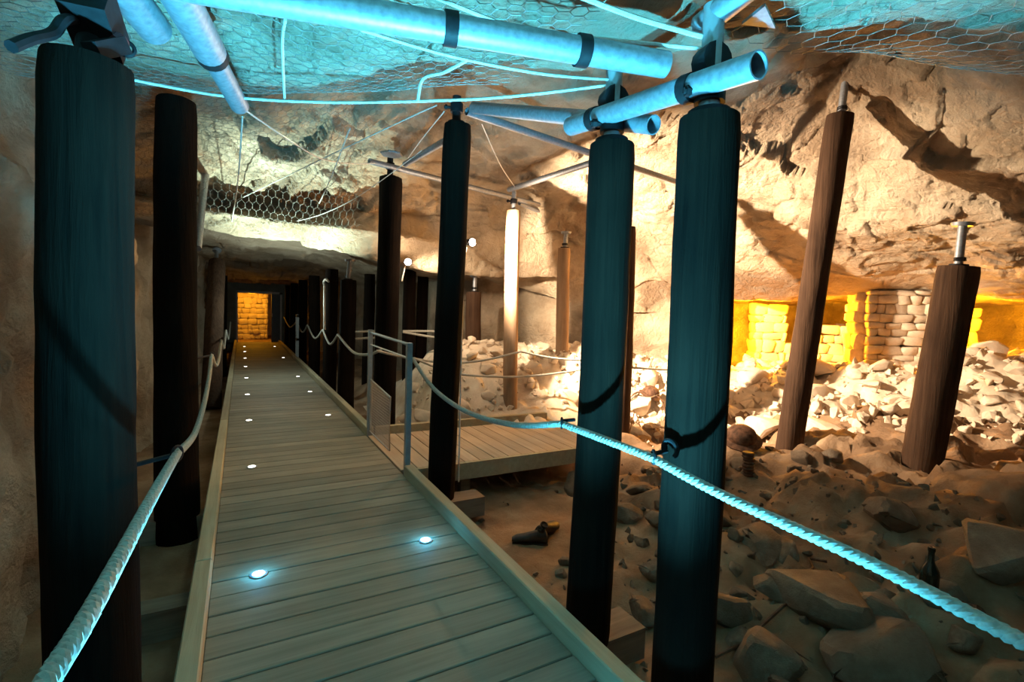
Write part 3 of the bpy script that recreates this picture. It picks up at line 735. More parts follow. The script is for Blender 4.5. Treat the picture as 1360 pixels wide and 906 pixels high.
def netting(x0, x1, y0, y1, s, r, label):
    """hexagonal wire mesh draped under the roof"""
    E = []; dx = s * math.sqrt(3); dy = s * 1.5
    ni = int((x1 - x0) / dx); nj = int((y1 - y0) / dy)
    ii, jj = np.meshgrid(np.arange(ni), np.arange(nj), indexing='ij')
    cx_ = x0 + (ii + 0.5 * (jj % 2)) * dx; cy_ = y0 + jj * dy
    cx_ = cx_.ravel(); cy_ = cy_.ravel()
    def corner(k): a = math.radians(60 * k + 30); return np.stack([cx_ + s * math.cos(a), cy_ + s * math.sin(a)], 1)
    A = np.concatenate([corner(0), corner(1), corner(2)]); B = np.concatenate([corner(1), corner(2), corner(3)])
    def lift(P):
        z = np.minimum(samp(bl, P[:, 0], P[:, 1]) - .035, samp(low, P[:, 0], P[:, 1]) + .10) + 0.012 * np.sin(P[:, 0] * 5.1) * np.cos(P[:, 1] * 4.3)
        w_ = perlin(np.stack([P[:, 0] * 6, P[:, 1] * 6, z], 1)) * 0.012
        return np.stack([P[:, 0] + w_, P[:, 1] - w_, z], 1)
    A = lift(A); B = lift(B)
    d = B - A; d /= np.linalg.norm(d, axis=1)[:, None]
    u = np.cross(d, np.array([0, 0, 1.])); u /= np.linalg.norm(u, axis=1)[:, None]; w2 = np.cross(d, u)
    V = []
    for k in range(3):
        c, s_ = math.cos(k * 2.0944), math.sin(k * 2.0944)
        V += [A + r * (c * u + s_ * w2), B + r * (c * u + s_ * w2)]
    V = np.stack(V, 1); n = len(A)
    f = np.array([(0, 1, 3, 2), (2, 3, 5, 4), (4, 5, 1, 0)])
    Fc = (f[None] + 6 * np.arange(n)[:, None, None]).reshape(-1, 4)
    me = bpy.data.meshes.new('wire_netting'); nf = len(Fc)
    me.vertices.add(n * 6); me.vertices.foreach_set('co', V.reshape(-1).astype(np.float32))
    me.loops.add(nf * 4); me.polygons.add(nf)
    me.loops.foreach_set('vertex_index', Fc.ravel().astype(np.int32))
    me.polygons.foreach_set('loop_start', (np.arange(nf) * 4).astype(np.int32))
    me.update(calc_edges=True)
    o = link('wire_netting', me, 'net')
    return tag(o, label, 'netting', None, 'stuff')
netting(-1.0, 1.25, 0.9, 6.2, 0.040, 0.0019, 'hexagonal wire netting slung under the roof above the boardwalk')
netting(1.6, 3.6, 0.2, 1.5, 0.055, 0.0017, 'hexagonal wire netting under the dark roof at upper right')

# ------------------------------------------------------------------ thin cables
def cable(pts, r, label, name='cable', mat='wire', n=30, group='thin roof wires'):
    P = smooth_path(pts, n) if len(pts) > 2 else np.array([pts[0], pts[1]])
    loc = P[0]
    o = solo(MB().tube(P, r, 6), name, mat, loc)
    return tag(o, label, 'wire', group)
zc = 2.42
cable([onz(165, 104, zc), onz(300, 128, zc), onz(440, 136, zc), onz(600, 133, zc), onz(700, 126, zc), onx(815, 112, 1.5)], .007, 'taut cyan-lit cable along the edge of the near netting')
cable([onz(325, 146, 2.6), onz(390, 190, 2.7), onz(425, 210, 2.75), onz(460, 217, 2.85), onz(498, 217, 2.98)], .006, 'white wire sagging from the blue-grey tube end to the reddish prop head')
cable([onz(262, 292, 2.4), onz(420, 215, 2.75), onz(540, 158, 2.9), onz(580, 140, 2.9)], .005, 'long pale wire rising right across the rock from the second left prop')
cable([onz(465, 170, 2.8), onz(440, 235, 2.6), onz(424, 270, 2.5)], .005, 'short pale wire hanging steeply in front of the rock recess')
cable([onz(322, 155, 2.5), onz(316, 240, 2.4), onz(308, 295, 2.3)], .005, 'vertical pale wire hanging left of the netted recess')
cable([onz(270, 300, 2.35), onz(380, 296, 2.35), onz(460, 270, 2.5), onz(560, 200, 2.8)], .004, 'thin wire following the top of the pale rock lip')
cable([onz(590, 148, 2.95), onz(560, 185, 2.95), onz(542, 210, 2.95)], .005, 'doubled wire tie between the corner prop and reddish prop heads')
cable([onz(640, 165, 3.0), onz(665, 220, 3.0), onz(685, 250, 3.0)], .004, 'thin wire tie inside the far roof frame')
cable([onz(379, 26, 2.5), onz(375, 60, 2.5), onz(378, 130, 2.42)], .006, 'short bright strap hanging from the thick tube to the cable')
cable([onz(555, 134, zc), onz(562, 105, 2.45), onz(590, 96, 2.42), onz(620, 80, 2.4)], .007, 'curved bright wire loop beside the thick tube')
cable([onz(480, 40, 2.4), onz(600, 75, 2.4), onz(720, 98, 2.38), onx(815, 106, 1.5)], .006, 'wire running just under the thick tube')
cable([onz(575, -5, 2.5), onz(700, 42, 2.46), onz(800, 52, 2.45), onx(945, 66, 1.5)], .007, 'cyan wire above the thick tube running to the nearest right prop')
cable([onz(770, -5, 2.5), onz(850, 25, 2.48), onx(945, 52, 1.5)], .009, 'short cyan wire entering from the top toward the nearest right prop')

# ------------------------------------------------------------------ handrail ropes
def rope_mesh(mb, P, R, strands=3, step=0.009, pitch_len=0.06, seg=8):
    L = np.concatenate([[0], np.cumsum(np.linalg.norm(np.diff(P, axis=0), axis=1))])
    n = max(8, int(L[-1] / step)); s = np.linspace(0, L[-1], n)
    C = np.stack([np.interp(s, L, P[:, k]) for k in range(3)], 1)
    t = np.gradient(C, axis=0); t /= np.linalg.norm(t, axis=1)[:, None]
    u = np.cross(t, (0, 0, 1.)); u /= np.linalg.norm(u, axis=1)[:, None]; w = np.cross(u, t)
    for k in range(strands):
        a = 2 * math.pi * (k / strands + s / pitch_len / 1.0)
        Q = C + R * .45 * (np.cos(a)[:, None] * u + np.sin(a)[:, None] * w)
        mb.tube(Q, R * .60, seg)
    return mb
def rope_from_px(lst, n=140): return smooth_path([onx(*p) for p in lst], n)
XR = 1.335
P = np.concatenate([smooth_path([onx(548, 476, XR), onx(575, 515, XR), onx(618, 546, XR), onx(680, 564, XR), onx(746, 563, XR)], 60)[:-1],
                    smooth_path([onx(746, 563, XR), onx(800, 583, XR), onx(868, 609, XR)], 30)[:-1],
                    smooth_path([onx(868, 609, XR), onx(960, 658, XR), onx(1150, 745, XR - .02), onx(1330, 838, XR - .06), onx(1460, 905, XR - .12)], 60)])
rr = thing('handrail_rope', 'twisted teal-lit handrail rope sagging past the right props', 'rope', onx(868, 609, XR))
child(rope_mesh(MB(), P, 0.0165), 'rope', 'rope', rr)
# eye bolts carrying it
def hook(a, b, ring_c, label, group='rope eye bolts', rr_=.024):
    t = thing('rope_hook', label, 'hook', a, group)
    child(MB().tube([a, b], .009, 8), 'shank', 'iron', t)
    th = np.linspace(0, 2 * math.pi, 20)
    child(MB().tube(np.stack([ring_c[0] + rr_ * np.cos(th) * .5, ring_c[1] + rr_ * np.cos(th) * .8, ring_c[2] + rr_ * np.sin(th)], 1), .006, 6), 'eye', 'iron', t)
    return t
pa = onx(868, 607, XR); hook((1.40, pa[1], pa[2] + .015), pa + [0, 0, .012], pa, 'black iron eye bolt holding the rope to the nearest right prop')
th = np.linspace(-.4, 3.9, 18); hc = onx(893, 596, 1.39)
o = solo(MB().tube(np.stack([np.full(18, hc[0] - .012), hc[1] + .032 * np.cos(th), hc[2] + .032 * np.sin(th)], 1), .009, 8), 'iron_staple', 'iron', hc)
tag(o, 'black curved iron staple on the face of the nearest right prop', 'staple')
pb = onx(746, 562, XR); hook((1.41, pb[1], pb[2] + .01), pb + [0, 0, .01], pb, 'black iron eye bolt holding the rope to the second right prop')
XL = -.22
lp = [(20, 985, XL), (62, 906, XL), (110, 830, XL), (165, 730, XL), (205, 655, XL), (235, 603, XL)]
P = np.concatenate([rope_from_px(lp, 60)[:-1], smooth_path([onx(235, 603, XL), onx(258, 577, XL - .01), onx(270, 540, XL - .005), onx(277, 505, XL), onx(281, 472, XL)], 50)[:-1],
                    smooth_path([onx(281, 472, XL), (XL, 5.6, .78), (XL, 6.4, .76), (XL, 7.2, .92)], 30)[:-1],
                    smooth_path([(XL, 7.2, .92), (XL, 8.3, .74), (XL, 9.4, .94)], 30)[:-1],
                    smooth_path([(XL, 9.4, .94), (XL, 11.4, .68), (XL, 13.5, .94)], 30)])
lr = thing('handrail_rope', 'pale handrail rope sweeping past the left props, cyan along its edge', 'rope', onx(235, 603, XL))
child(rope_mesh(MB(), P, 0.0165, step=0.010), 'rope', 'rope', lr)
pl = onx(235, 603, XL); hook((-.36, pl[1] - .12, pl[2]), pl, pl, 'teal-lit iron pin holding the left rope beside the nearest left prop', rr_=.03)
pl = onx(281, 472, XL); hook((-.33, pl[1] - .3, pl[2]), pl, pl, 'iron pin holding the left rope beyond the second left prop')
# far right rope
XF = 1.36
wp = [onx(487, 478, XF), onx(462, 476, XF), onx(443, 452, XF)]
zz = .9
P = np.concatenate([smooth_path([(XF, 5.45, .93), (XF, 6.1, .82), (XF, 7.0, .78), (XF, 8.2, .95)], 30)[:-1], smooth_path([(XF, 8.2, .95), (XF, 9.0, .74), (XF, 9.84, .95)], 24)[:-1],
                    smooth_path([(XF, 9.84, .95), (XF, 11.0, .72), (XF, 12.3, .95)], 24)[:-1], smooth_path([(XF, 12.3, .95), (XF, 13.4, .72), (XF, 14.8, .95)], 24)[:-1], smooth_path([(XF, 14.8, .95), (XF, 17, .7), (XF, 19.4, .95)], 24)])
o = solo(MB().tube(P, .018, 8), 'handrail_rope', 'rope', P[0]); tag(o, 'scalloped pale rope strung along the far right row of props', 'rope')
# ropes behind the platform
def far_rope(px_pts, label, r=.014):
    P = smooth_path([ony(*p) for p in px_pts], 40)
    o = solo(MB().tube(P, r, 8), 'barrier_rope', 'rope', P[0]); return tag(o, label, 'rope', 'barrier ropes behind the platform')
far_rope([(500, 466, 5.42), (545, 476, 5.47), (600, 482, 5.5), (645, 478, 5.52), (692, 467, 5.55)], 'upper slack rope from the gate to the floodlit prop')
far_rope([(692, 467, 5.55), (730, 475, 5.55), (765, 478, 5.5), (800, 478, 5.4)], 'upper rope from the floodlit prop behind the second right prop')
far_rope([(550, 476, 5.47), (600, 495, 5.46), (650, 500, 5.46), (700, 500, 5.46), (760, 493, 5.46), (800, 485, 5.4)], 'lower slack rope across the back of the platform')
far_rope([(826, 488, 5.0), (850, 489, 5.0), (885, 491, 5.0), (920, 489, 4.9)], 'pale rope seen between the two big right props')
far_rope([(535, 440, 7.6), (570, 440, 7.6), (610, 441, 7.6)], 'bright white rope in front of the dark recess, upper', .018)
far_rope([(535, 441, 7.5), (570, 447, 7.5), (610, 452, 7.5)], 'bright white rope in front of the dark recess, lower', .018)
far_rope([(472, 441, 8.0), (490, 440, 8.0), (500, 440, 8.0)], 'short white rope glimpsed beside the prop with the pale jack, upper', .018)
far_rope([(472, 450, 8.0), (490, 449, 8.0), (500, 449, 8.0)], 'short white rope glimpsed beside the prop with the pale jack, lower', .018)

# ------------------------------------------------------------------ gate and stanchions
gt = thing('gate', 'grey steel gate with wire-mesh panel across the platform entrance', 'gate', (1.235, 4.7, 0))
GXp = 1.235
child(MB().box(GXp - .022, GXp + .022, 3.965, 4.015, -.05, 1.115), 'post', 'paint', gt, False)
child(MB().box(GXp - .022, GXp + .022, 5.375, 5.425, -.05, 1.16), 'post', 'paint', gt, False)
child(MB().tube([(GXp, 3.99, 1.10), (GXp, 5.40, 1.13)], .014, 8), 'top_rail', 'paint', gt)
child(MB().tube([(GXp, 3.99, .985), (GXp, 5.40, 1.0)], .008, 8), 'mid_rail', 'wire', gt)
fr = MB().tube([(GXp, 5.36, .05), (GXp, 5.36, .62), (GXp, 4.55, .56), (GXp, 4.55, .05), (GXp, 5.36, .05)], .009, 6)
fr = child(fr, 'panel_frame', 'paint', gt)
m = MB()
for yy in np.arange(4.58, 5.36, .028): m.tube([(GXp, yy, .05), (GXp, yy, .56 + .06 * (yy - 4.55) / .8)], .0022, 4, False)
for z_ in np.arange(.08, .58, .028): m.tube([(GXp, 4.55, z_), (GXp, 5.36, z_)], .0022, 4, False)
child(m, 'mesh_panel', 'paint', gt, True, fr)
for yy, lb in ((13.6, 'far grey stanchion with a slot beside the right row'),):
    s_ = thing('stanchion', lb, 'post', (1.26, yy, 0)); child(MB().box(1.235, 1.285, yy - .16, yy - .11, -.05, 1.15), 'upright', 'paint', s_, False); child(MB().box(1.235, 1.285, yy + .11, yy + .16, -.05, 1.15), 'upright', 'paint', s_, False)
    child(MB().box(1.235, 1.285, yy - .16, yy + .16, 1.10, 1.16), 'crossbar', 'paint', s_, False); child(MB().box(1.235, 1.285, yy - .16, yy + .16, .5, .56), 'crossbar', 'paint', s_, False)
# hooped conduit on the far prop
cy0 = 11.6; P = [(1.36, cy0, .95), (1.36, cy0, 2.0)]
pts = [onx(431, 438, 1.36), onx(431, 405, 1.36), onx(431, 380, 1.36)]
o = solo(MB().tube(pts, .02, 8).tube(smooth_path([onx(431, 380, 1.36), onx(430, 374, 1.36), onx(433, 371, 1.36), onx(436, 374, 1.36)], 14), .02, 8), 'conduit', 'wire', pts[0])
tag(o, 'pale hooked conduit standing against the far right props', 'conduit')

# ------------------------------------------------------------------ flood lamps
def flood(c, label, foot, toward):
    c = np.array(c); t = thing('flood_lamp', label, 'lamp', foot)
    d = np.array(toward, float); d /= np.linalg.norm(d)
    child(MB().tube([c - d * .10, c - d * .012], [.035, .05], 14), 'housing', 'iron', t)
    child(MB().tube([c - d * .012, c - d * .002], .042, 14), 'bulb', 'bulb', t)
    child(MB().tube([np.array(foot), c - d * .09], .009, 6), 'stem', 'wire', t)
    return t
flood(LAMP1, 'bright white flood lamp shining beside the corner prop', LAMP1 + np.array([-.10, .10, -.30]), (0.25, -1, -0.1))
flood(LAMP2, 'small bright lamp beside the reddish prop', LAMP2 + np.array([-.05, .1, -.25]), (0.0, -1, -0.05))
o = solo(MB().tube([onx(609, 640, 1.63), onx(613, 460, 1.63), onx(616, 335, 1.63)], .007, 6), 'conduit', 'wire', onx(609, 640, 1.63)); tag(o, 'thin pale conduit running up the edge of the corner prop', 'conduit')

# ------------------------------------------------------------------ stones
def stone_mesh(seed, flatness=.75, npts=16):
    r = np.random.default_rng(seed); p = r.normal(size=(npts, 3)); p /= np.linalg.norm(p, axis=1)[:, None]
    p *= np.array([1., .8, flatness]) * r.uniform(.85, 1.1, (npts, 1)) * .5
    bm = bmesh.new()
    for q_ in p: bm.verts.new(q_)
    res = bmesh.ops.convex_hull(bm, input=bm.verts)
    bmesh.ops.delete(bm, geom=[g for g in res['geom_interior'] if isinstance(g, bmesh.types.BMVert)], context='VERTS')
    bmesh.ops.bevel(bm, geom=list(bm.edges), offset=.035, segments=1, affect='EDGES')
    me = bpy.data.meshes.new('stone'); bm.to_mesh(me); bm.free()
    me.polygons.foreach_set('use_smooth', [True] * len(me.polygons)); me.set_sharp_from_angle(angle=math.radians(28))
    return me
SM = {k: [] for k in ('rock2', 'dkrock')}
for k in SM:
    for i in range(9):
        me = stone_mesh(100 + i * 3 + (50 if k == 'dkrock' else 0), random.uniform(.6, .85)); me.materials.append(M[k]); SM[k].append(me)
def place_words(x, y, s, label):
    c = RM.T @ (np.array([x, y, gh(x, y)]) - CAM); u = CX + F * c[0] / c[2]
    size = 'large ' if s > .45 else ('mid-sized ' if s > .27 else 'small ')
    if 'rubble bank' in label:
        spot = 'left of the leaning prop' if u < 1040 else ('between the two leaning props' if u < 1130 else ('in front of the masonry pillar' if u < 1235 else 'right of the short leaning prop'))
        return size + 'pale limestone block on the bright bank ' + spot
    if 'behind the side' in label:
        spot = 'left of the floodlit prop' if u < 668 else ('right of the floodlit prop' if u < 770 else ('between the two big dark props' if u < 905 else 'beyond the nearest dark prop'))
        return size + 'limestone lump behind the platform ' + spot
    if 'nearest right props' in label:
        spot = 'left of the second prop' if u < 770 else ('between the two big props' if u < 870 else 'right of the nearest prop')
        return size + 'brown shaded stone ' + spot + ' by the boardwalk'
    if 'before the leaning' in label:
        return size + 'brown stone on dim earth ' + ('left of' if u < 1040 else 'below') + ' the long leaning prop'
    return size + label
def stone(x, y, s, kind, label, group, lift=.12):
    label = place_words(x, y, s, label)
    o = bpy.data.objects.new('stone', random.choice(SM[kind])); COL.objects.link(o)
    o.location = (x, y, gh(x, y) + s * lift)
    o.scale = (s * random.uniform(.85, 1.25), s * random.uniform(.85, 1.2), s * random.uniform(.75, 1.0))
    o.rotation_euler = (random.uniform(-.4, .4), random.uniform(-.4, .4), random.uniform(0, 6.28))
    return tag(o, label, 'stone', group)
KEEP = [(1.5, 1.26), (1.5, 1.83), (1.5, 3.83), (1.5, 5.8), tuple(H_B[:2]), tuple(K_B[:2]), tuple(L_B[:2]), tuple(I_B[:2]), tuple(J_B[:2]), tuple(P_B[:2])]
placed = []
def free(x, y, s, tight=.46):
    for a, b in KEEP:
        if math.hypot(a - x, b - y) < .15 + s * .5: return False
    for a, b, c in placed:
        if math.hypot(a - x, b - y) < (s + c) * tight: return False
    return True
def scatter(n, fx, fy, smin, smax, kind, label, group, cond=None, tight=.46, lift=.12):
    c = 0; tries = 0
    while c < n and tries < n * 60:
        tries += 1
        x = random.uniform(*fx); y = random.uniform(*fy); s = smin + (smax - smin) * random.random() ** 2.2
        if cond and not cond(x, y): continue
        if not free(x, y, s, tight): continue
        placed.append((x, y, s)); stone(x, y, s, kind, label, group, lift); c += 1
dl1 = lambda x, y: float(dist_to_lip(np.array([x]), np.array([y]))[0])
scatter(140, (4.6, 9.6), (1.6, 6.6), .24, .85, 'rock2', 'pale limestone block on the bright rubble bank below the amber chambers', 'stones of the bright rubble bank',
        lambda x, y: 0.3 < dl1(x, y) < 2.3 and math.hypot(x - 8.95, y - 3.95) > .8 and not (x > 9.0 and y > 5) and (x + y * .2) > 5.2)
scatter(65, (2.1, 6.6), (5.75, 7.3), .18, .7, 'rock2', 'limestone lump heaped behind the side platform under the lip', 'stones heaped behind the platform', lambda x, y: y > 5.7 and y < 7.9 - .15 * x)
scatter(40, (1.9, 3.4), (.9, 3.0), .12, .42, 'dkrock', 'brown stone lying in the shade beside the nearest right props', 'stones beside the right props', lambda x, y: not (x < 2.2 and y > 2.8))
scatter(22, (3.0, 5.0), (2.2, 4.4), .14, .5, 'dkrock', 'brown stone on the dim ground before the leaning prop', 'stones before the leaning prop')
for (u_, v_), sz, lb in (((1010, 735), .55, 'long brown boulder just right of the nearest prop under the rope'), ((1095, 800), .62, 'broad shadowed boulder under the crooked wire'), ((1160, 870), .7, 'big dark boulder at the bottom edge, right half'),
                        ((970, 815), .4, 'squarish brown boulder touching the nearest prop'), ((1325, 735), .6, 'round shadowed boulder behind the rope at the right edge'), ((1010, 885), .45, 'pale-topped boulder at the bottom edge right of the nearest prop'), ((1180, 690), .5, 'low brown hump of rock beyond the rope')):
    p_ = on_ground(u_, v_); placed.append((p_[0], p_[1], sz)); o_ = stone(p_[0], p_[1], sz, 'dkrock', lb, 'foreground boulders', .05); o_['label'] = lb
# the uncountable small rubble between the stones
def rubble(n, fx, fy, smin, smax, mat, label, cond):
    r = np.random.default_rng(5); V = []; Fc = []; k = 0; base = [stone_mesh(900 + i, .7, 10) for i in range(4)]
    bd = []
    for b_ in base:
        bm = bmesh.new(); bm.from_mesh(b_); bmesh.ops.dissolve_limit(bm, angle_limit=.5, verts=bm.verts, edges=bm.edges); bmesh.ops.triangulate(bm, faces=bm.faces)
        bm.verts.index_update(); bd.append((np.array([v.co[:] for v in bm.verts]), [tuple(v.index for v in f.verts) for f in bm.faces])); bm.free(); bpy.data.meshes.remove(b_)
    mb = MB(); c = 0
    while c < n:
        x = r.uniform(*fx); y = r.uniform(*fy)
        if not cond(x, y): continue
        sz = smin + (smax - smin) * r.random() ** 2; v, f = bd[r.integers(4)]
        A_ = r.normal(size=(3, 3)); Q, _ = np.linalg.qr(A_)
        mb.add((v * sz * r.uniform(.8, 1.2, 3)) @ Q.T + np.array([x, y, gh(x, y) + sz * .1]), f); c += 1
    o = mb.build('loose_rubble', mat, None, False); return tag(o, label, 'rubble', None, 'stuff')
rubble(1500, (4.4, 9.7), (1.2, 6.6), .05, .22, 'rock2', 'small loose limestone rubble strewn over the bright bank', lambda x, y: 0.35 < dl1(x, y) < 2.5 and math.hypot(x - 8.95, y - 3.95) > .65 and x + .2 * y > 5.0)
rubble(500, (2.0, 6.8), (5.6, 7.2), .04, .16, 'rock2', 'small loose rubble behind the side platform', lambda x, y: y < 7.8 - .15 * x)
rubble(600, (1.75, 5.0), (.5, 4.0), .02, .12, 'dkrock', 'small brown gravel on the dim foreground ground', lambda x, y: math.hypot(x - 2.3, y - 3.4) > .7 or random.random() < .1)

# ------------------------------------------------------------------ masonry pillar between the chambers
def block_mesh(seed):
    r = np.random.default_rng(seed); bm = bmesh.new(); bmesh.ops.create_cube(bm, size=1.0)
    for v in bm.verts: v.co += Vector(r.uniform(-.13, .13, 3))
    bmesh.ops.bevel(bm, geom=list(bm.edges), offset=.14, segments=1, affect='EDGES')
    me = bpy.data.meshes.new('stone_block'); bm.to_mesh(me); bm.free()
    me.polygons.foreach_set('use_smooth', [True] * len(me.polygons)); return me
BM = [block_mesh(i) for i in range(7)]
for b_ in BM: b_.materials.append(M['rock2'])
def masonry(root, p0, p1, z0, z1, rh, cw, depth, proud=.03, mats=None):
    p0 = np.array(p0, float); p1 = np.array(p1, float); L = np.linalg.norm(p1 - p0); d = (p1 - p0) / L; ang = math.atan2(d[1], d[0])
    nrm_ = np.array([d[1], -d[0]]); z = z0; row = 0
    while z < z1 - .02:
        h = min(rh * random.uniform(.75, 1.25), z1 - z); u = -random.uniform(0, .9) * cw
        while u < L:
            w_ = cw * random.uniform(.6, 1.4); a = max(u, 0); e = min(u + w_, L)
            if e - a > .04:
                c = p0 + d * (a + e) / 2 + nrm_ * random.uniform(-proud, proud)
                o = bpy.data.objects.new('stone_block', random.choice(mats or BM)); COL.objects.link(o); o.parent = root
                o.location = (c[0] - root.location.x, c[1] - root.location.y, z + h / 2 - root.location.z)
                o.scale = ((e - a) * 1.06, depth, h * random.uniform(.95, 1.12)); o.rotation_euler = (random.uniform(-.06, .06), random.uniform(-.09, .09), ang)
            u += w_
        z += h; row += 1
pil = thing('masonry_pillar', 'dry-stone masonry pillar of pale blocks between the two amber chambers', 'pillar', (8.95, 4.0, .2))
FL = onz(1132, 392, 1.86); FRt = onz(1236, 388, 1.86)
sc_ = 1.0
q0 = np.array([8.55, 4.22]); q1 = np.array([9.12, 3.38])
a0 = ray(1150, 430); a1 = ray(1238, 430)
q0 = np.array([8.6, 8.6 / a0[0] * a0[1]]); q1 = np.array([9.15, 9.15 / a1[0] * a1[1]])
dn = (q1 - q0) / np.linalg.norm(q1 - q0); nn = np.array([-dn[1], dn[0]])
if nn @ np.array([1., .5]) < 0: nn = -nn
masonry(pil, q0, q1, .20, 1.92, .125, .19, .2)
masonry(pil, q0 + nn * .7 - dn * .02, q0 + nn * .1 - dn * .02, .30, 1.95, .2, .3, .2)
masonry(pil, q1 + nn * .1, q1 + nn * .7, .30, 1.95, .2, .3, .2)
ctr = (q0 + q1) / 2 + nn * .40
child(MB().beam((*ctr, .25), (*ctr, 1.93), .42, .5, (dn[0], dn[1], 0)), 'core', 'dkrock', pil, False)
# rough masonry inside the amber chambers
ch1 = thing('chamber_masonry', 'amber-lit dry-stone wall inside the chamber left of the pillar', 'masonry', (9.4, 6.0, 0))
masonry(ch1, (9.25, 6.5), (9.75, 6.05), .3, 1.75, .2, .3, .25, .05)
masonry(ch1, (10.15, 5.65), (10.6, 5.2), .3, 1.35, .2, .3, .25, .05)
masonry(ch1, (9.75, 6.05), (10.15, 5.65), .3, .95, .2, .3, .25, .05)
ch2 = thing('chamber_masonry', 'amber-lit dry-stone wall inside the chamber at far right', 'masonry', (11.2, 4.0, 0))
masonry(ch2, (10.95, 4.1), (11.2, 3.5), .3, 1.72, .2, .3, .25, .06)
masonry(ch2, (11.2, 3.4), (11.3, 3.0), .3, .9, .2, .3, .25, .06)

# ------------------------------------------------------------------ far doorway
fw = MB().box(-1.0, -.14, 20.2, 20.4, -.3, 2.4).box(1.32, 2.3, 20.2, 20.4, -.3, 2.4).box(-.14, 1.32, 20.2, 20.4, 1.80, 2.4)
struct(fw.build('wall_end', 'teal'), 'dull green-grey end wall around the doorway')
fr_ = MB().box(-.16, -.10, 20.14, 20.42, 0, 1.84).box(1.26, 1.34, 20.14, 20.42, 0, 1.84).box(-.16, 1.34, 20.14, 20.42, 1.78, 1.86)
struct(fr_.build('trim_1', 'paint'), 'grey door frame at the end of the walkway')
dr = MB().box(.98, 1.27, 20.02, 20.07, .01, 1.78).build('door_1', 'door', None, False); struct(dr, 'near-black door leaf standing open at the end')
hd = MB().tube([(1.0, 19.98, .95), (1.0, 19.98, 1.07)], .012, 6).build('door_handle', 'steel', dr)
struct(MB().box(-1.2, 3.2, 20.2, 25.0, -.06, -.02).build('floor_beyond', 'earth'), 'floor of the lit room beyond the doorway')
struct(MB().box(-1.2, 3.2, 20.4, 25.0, 2.0, 2.05).box(-1.3, -1.2, 20.4, 25, -.1, 2.05).box(3.2, 3.3, 20.4, 25, -.1, 2.05).box(-1.3, 3.3, 25, 25.1, -.1, 2.05).build('wall_beyond', 'rock2'), 'shell of the lit room beyond the doorway')
dm = thing('masonry_wall', 'amber-lit stone wall seen through the far doorway', 'wall', (.3, 22.0, 0))
masonry(dm, (-.7, 22.2), (.95, 22.2), -.02, 1.95, .19, .24, .2, .05)
for xx, yy, lb in ((.25, 21.2, 'glowing ceiling lamp left above the far doorway masonry'), (.85, 21.2, 'glowing ceiling lamp right above the far doorway masonry')):
    l_ = thing('ceiling_lamp', lb, 'lamp', (xx, yy, 1.99)); child(MB().lathe([(.09, -.09), (.11, -.05), (.11, 0)], (xx, yy, 1.99), 14), 'housing', 'iron', l_); child(MB().lathe([(.08, -.10), (.085, -.09)], (xx, yy, 1.99), 14), 'bulb', 'amberbulb', l_)

# ------------------------------------------------------------------ relics lying on the ground
def shoe(c, ang, label, s=1.0, tip=0.):
    c = np.array(c, float); t = thing('old_boot', label, 'boot', c, 'old boots beside the boardwalk')
    t.rotation_euler = (tip, 0, ang)
    out = []
    for x, w_, h in ((-.135, .028, .07), (-.12, .036, .10), (-.06, .040, .105), (0, .042, .085), (.06, .047, .065), (.11, .042, .055), (.145, .022, .035)):
        out.append((x, w_, h))
    V = []; sg = 12; th = np.arange(sg) * 2 * math.pi / sg
    for x, w_, h in out: V.append(np.stack([np.full(sg, x), w_ * np.cos(th), .012 + h / 2 + h / 2 * np.sin(th)], 1) * s)
    Fc = []
    for i in range(len(out) - 1):
        for k in range(sg): e = i * sg + k; e2 = i * sg + (k + 1) % sg; Fc.append((e, e2, e2 + sg, e + sg))
    Fc += [tuple(range(sg - 1, -1, -1)), tuple((len(out) - 1) * sg + k for k in range(sg))]
    MB().add(np.concatenate(V), Fc).build('upper', 'leather', t)
    MB().add([(x * s, y_ * s, z_ * s) for z_ in (0, .014) for x, y_ in ((-.14, -.03), (-.03, -.033), (.06, -.045), (.14, -.02), (.14, .02), (.06, .045), (-.03, .033), (-.14, .03))],
             [tuple(range(7, -1, -1)), tuple(range(8, 16))] + [(i, (i + 1) % 8, 8 + (i + 1) % 8, 8 + i) for i in range(8)]).build('sole', 'leather', t)
    MB().lathe([(.030, .10), (.034, .115), (.030, .125), (.024, .11)], (-.085 * s, 0, 0), 12).build('collar', 'leather', t)
    return t
pt = on_ground(704, 722); shoe((pt[0], pt[1], gh(pt[0], pt[1]) - .005), 2.6, 'worn dark leather boot lying nearest the boardwalk kerb')
pt = on_ground(724, 712); shoe((pt[0], pt[1], gh(pt[0], pt[1]) + .03), 0.3, 'worn dark leather boot tilted behind the other one', 1.0, .5)
# bottle
pt = on_ground(1232, 795)
bt = thing('bottle', 'dark glass bottle standing among the shadowed stones at right', 'bottle', (pt[0], pt[1], gh(pt[0], pt[1])))
MB().lathe([(.036, 0), (.042, .006), (.043, .13), (.040, .155), (.022, .19), (.015, .21), (.014, .262)], seg=20).build('body', 'glass', bt)
MB().lathe([(.0165, .258), (.0175, .265), (.0175, .278), (.014, .28)], seg=16).build('lip', 'glass', bt)
for p_, lb in (((1272, 815), 'dark lump of rusted metal right of the bottle'), ((1292, 822), 'smaller dark rusted lump farther right of the bottle')):
    pt = on_ground(*p_); o = bpy.data.objects.new('rusted_lump', stone_mesh(hash(p_) % 1000, .7)); o.data.materials.append(M['rust']); COL.objects.link(o)
    o.location = (pt[0], pt[1], gh(pt[0], pt[1]) + .03); o.scale = (.16, .13, .12); tag(o, lb, 'scrap')
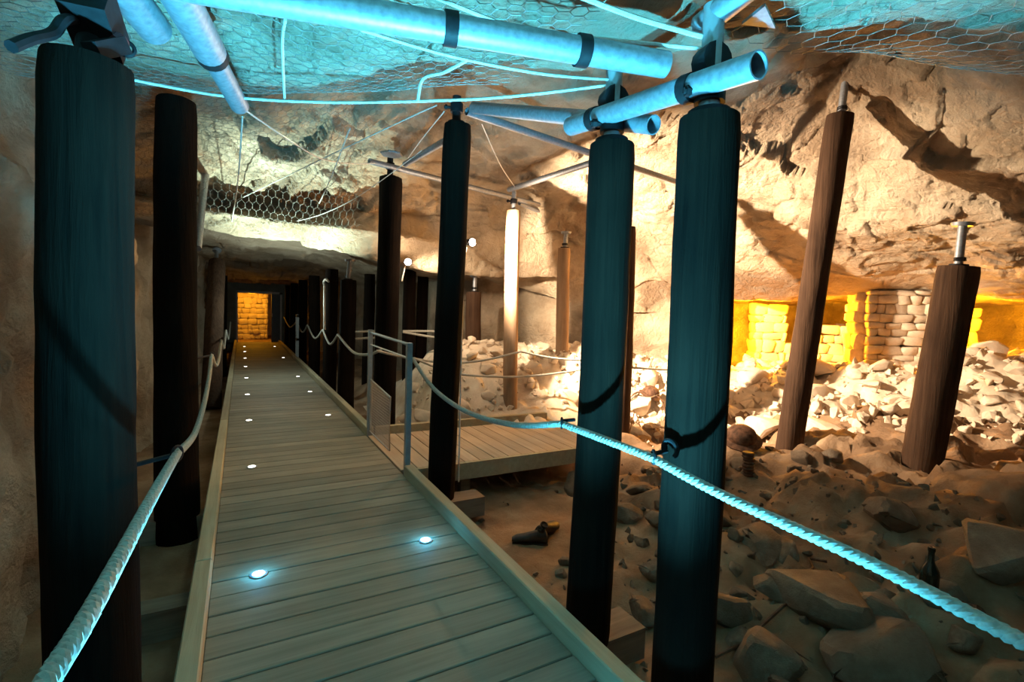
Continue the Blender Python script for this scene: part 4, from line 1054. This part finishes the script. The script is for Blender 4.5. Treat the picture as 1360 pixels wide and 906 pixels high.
# helmets
def helmet(c, r, label, rot):
    t = thing('helmet', label, 'helmet', c); t.rotation_euler = rot
    MB().lathe([(r * 1.35, .0), (r * 1.36, .008), (r * 1.0, .035), (r * .98, .06), (r * .86, .105), (r * .6, .138), (r * .25, .152), (.001, .154)], seg=26).build('shell', 'rust', t)
    return t
pt = on_ground(984, 588); helmet((pt[0], pt[1], gh(pt[0], pt[1]) + .02), .15, 'dark domed steel helmet on the rubble left of the leaning prop', (.3, -.3, 0))
pt = on_ground(863, 528); helmet((pt[0], pt[1], gh(pt[0], pt[1]) + .03), .13, 'purplish domed helmet on the stones between the two big right props', (.4, 0, .4))
# rusty ribbed tins
pt = on_ground(994, 632)
tn = thing('tin_stack', 'ribbed rusty tins stacked on the ground by the helmet', 'tins', (pt[0], pt[1], gh(pt[0], pt[1]) - .01))
for k in range(4): MB().lathe([(.045, k * .055), (.055, k * .055 + .012), (.048, k * .055 + .026), (.055, k * .055 + .04), (.045, k * .055 + .052)], (.006 * (-1) ** k, .004 * k, 0), 16).build('tin', 'rust', tn)
# twisted rusty wire
pp = [on_ground(*p) + np.array([0, 0, .03]) for p in ((950, 880), (985, 862), (1015, 835), (1040, 812), (1062, 798), (1068, 782), (1052, 770), (1072, 774), (1080, 760), (1074, 748), (1098, 752))]
o = solo(MB().tube(np.array(pp), .009, 6), 'rusty_wire', 'rust', pp[0]); tag(o, 'crooked rusty wire lying over the shadowed foreground stones', 'wire')
# bent scrap frame
pp = [on_ground(*p) + np.array([0, 0, dz]) for p, dz in (((833, 545), .05), ((842, 538), .18), ((860, 540), .2), ((878, 545), .16), ((884, 556), .05))]
o = solo(MB().tube(smooth_path(pp, 24), .012, 8), 'scrap_hoop', 'rust', pp[0]); tag(o, 'bent rusty hoop over the stones between the two big right props', 'scrap')
pp = [on_ground(826, 620) + [0, 0, .02], on_ground(842, 560) + [0, 0, .15]]
o = solo(MB().tube(pp, .008, 8), 'scrap_rod', 'rust', pp[0]); tag(o, 'thin rusty rod leaning among stones beside the second right prop', 'scrap')
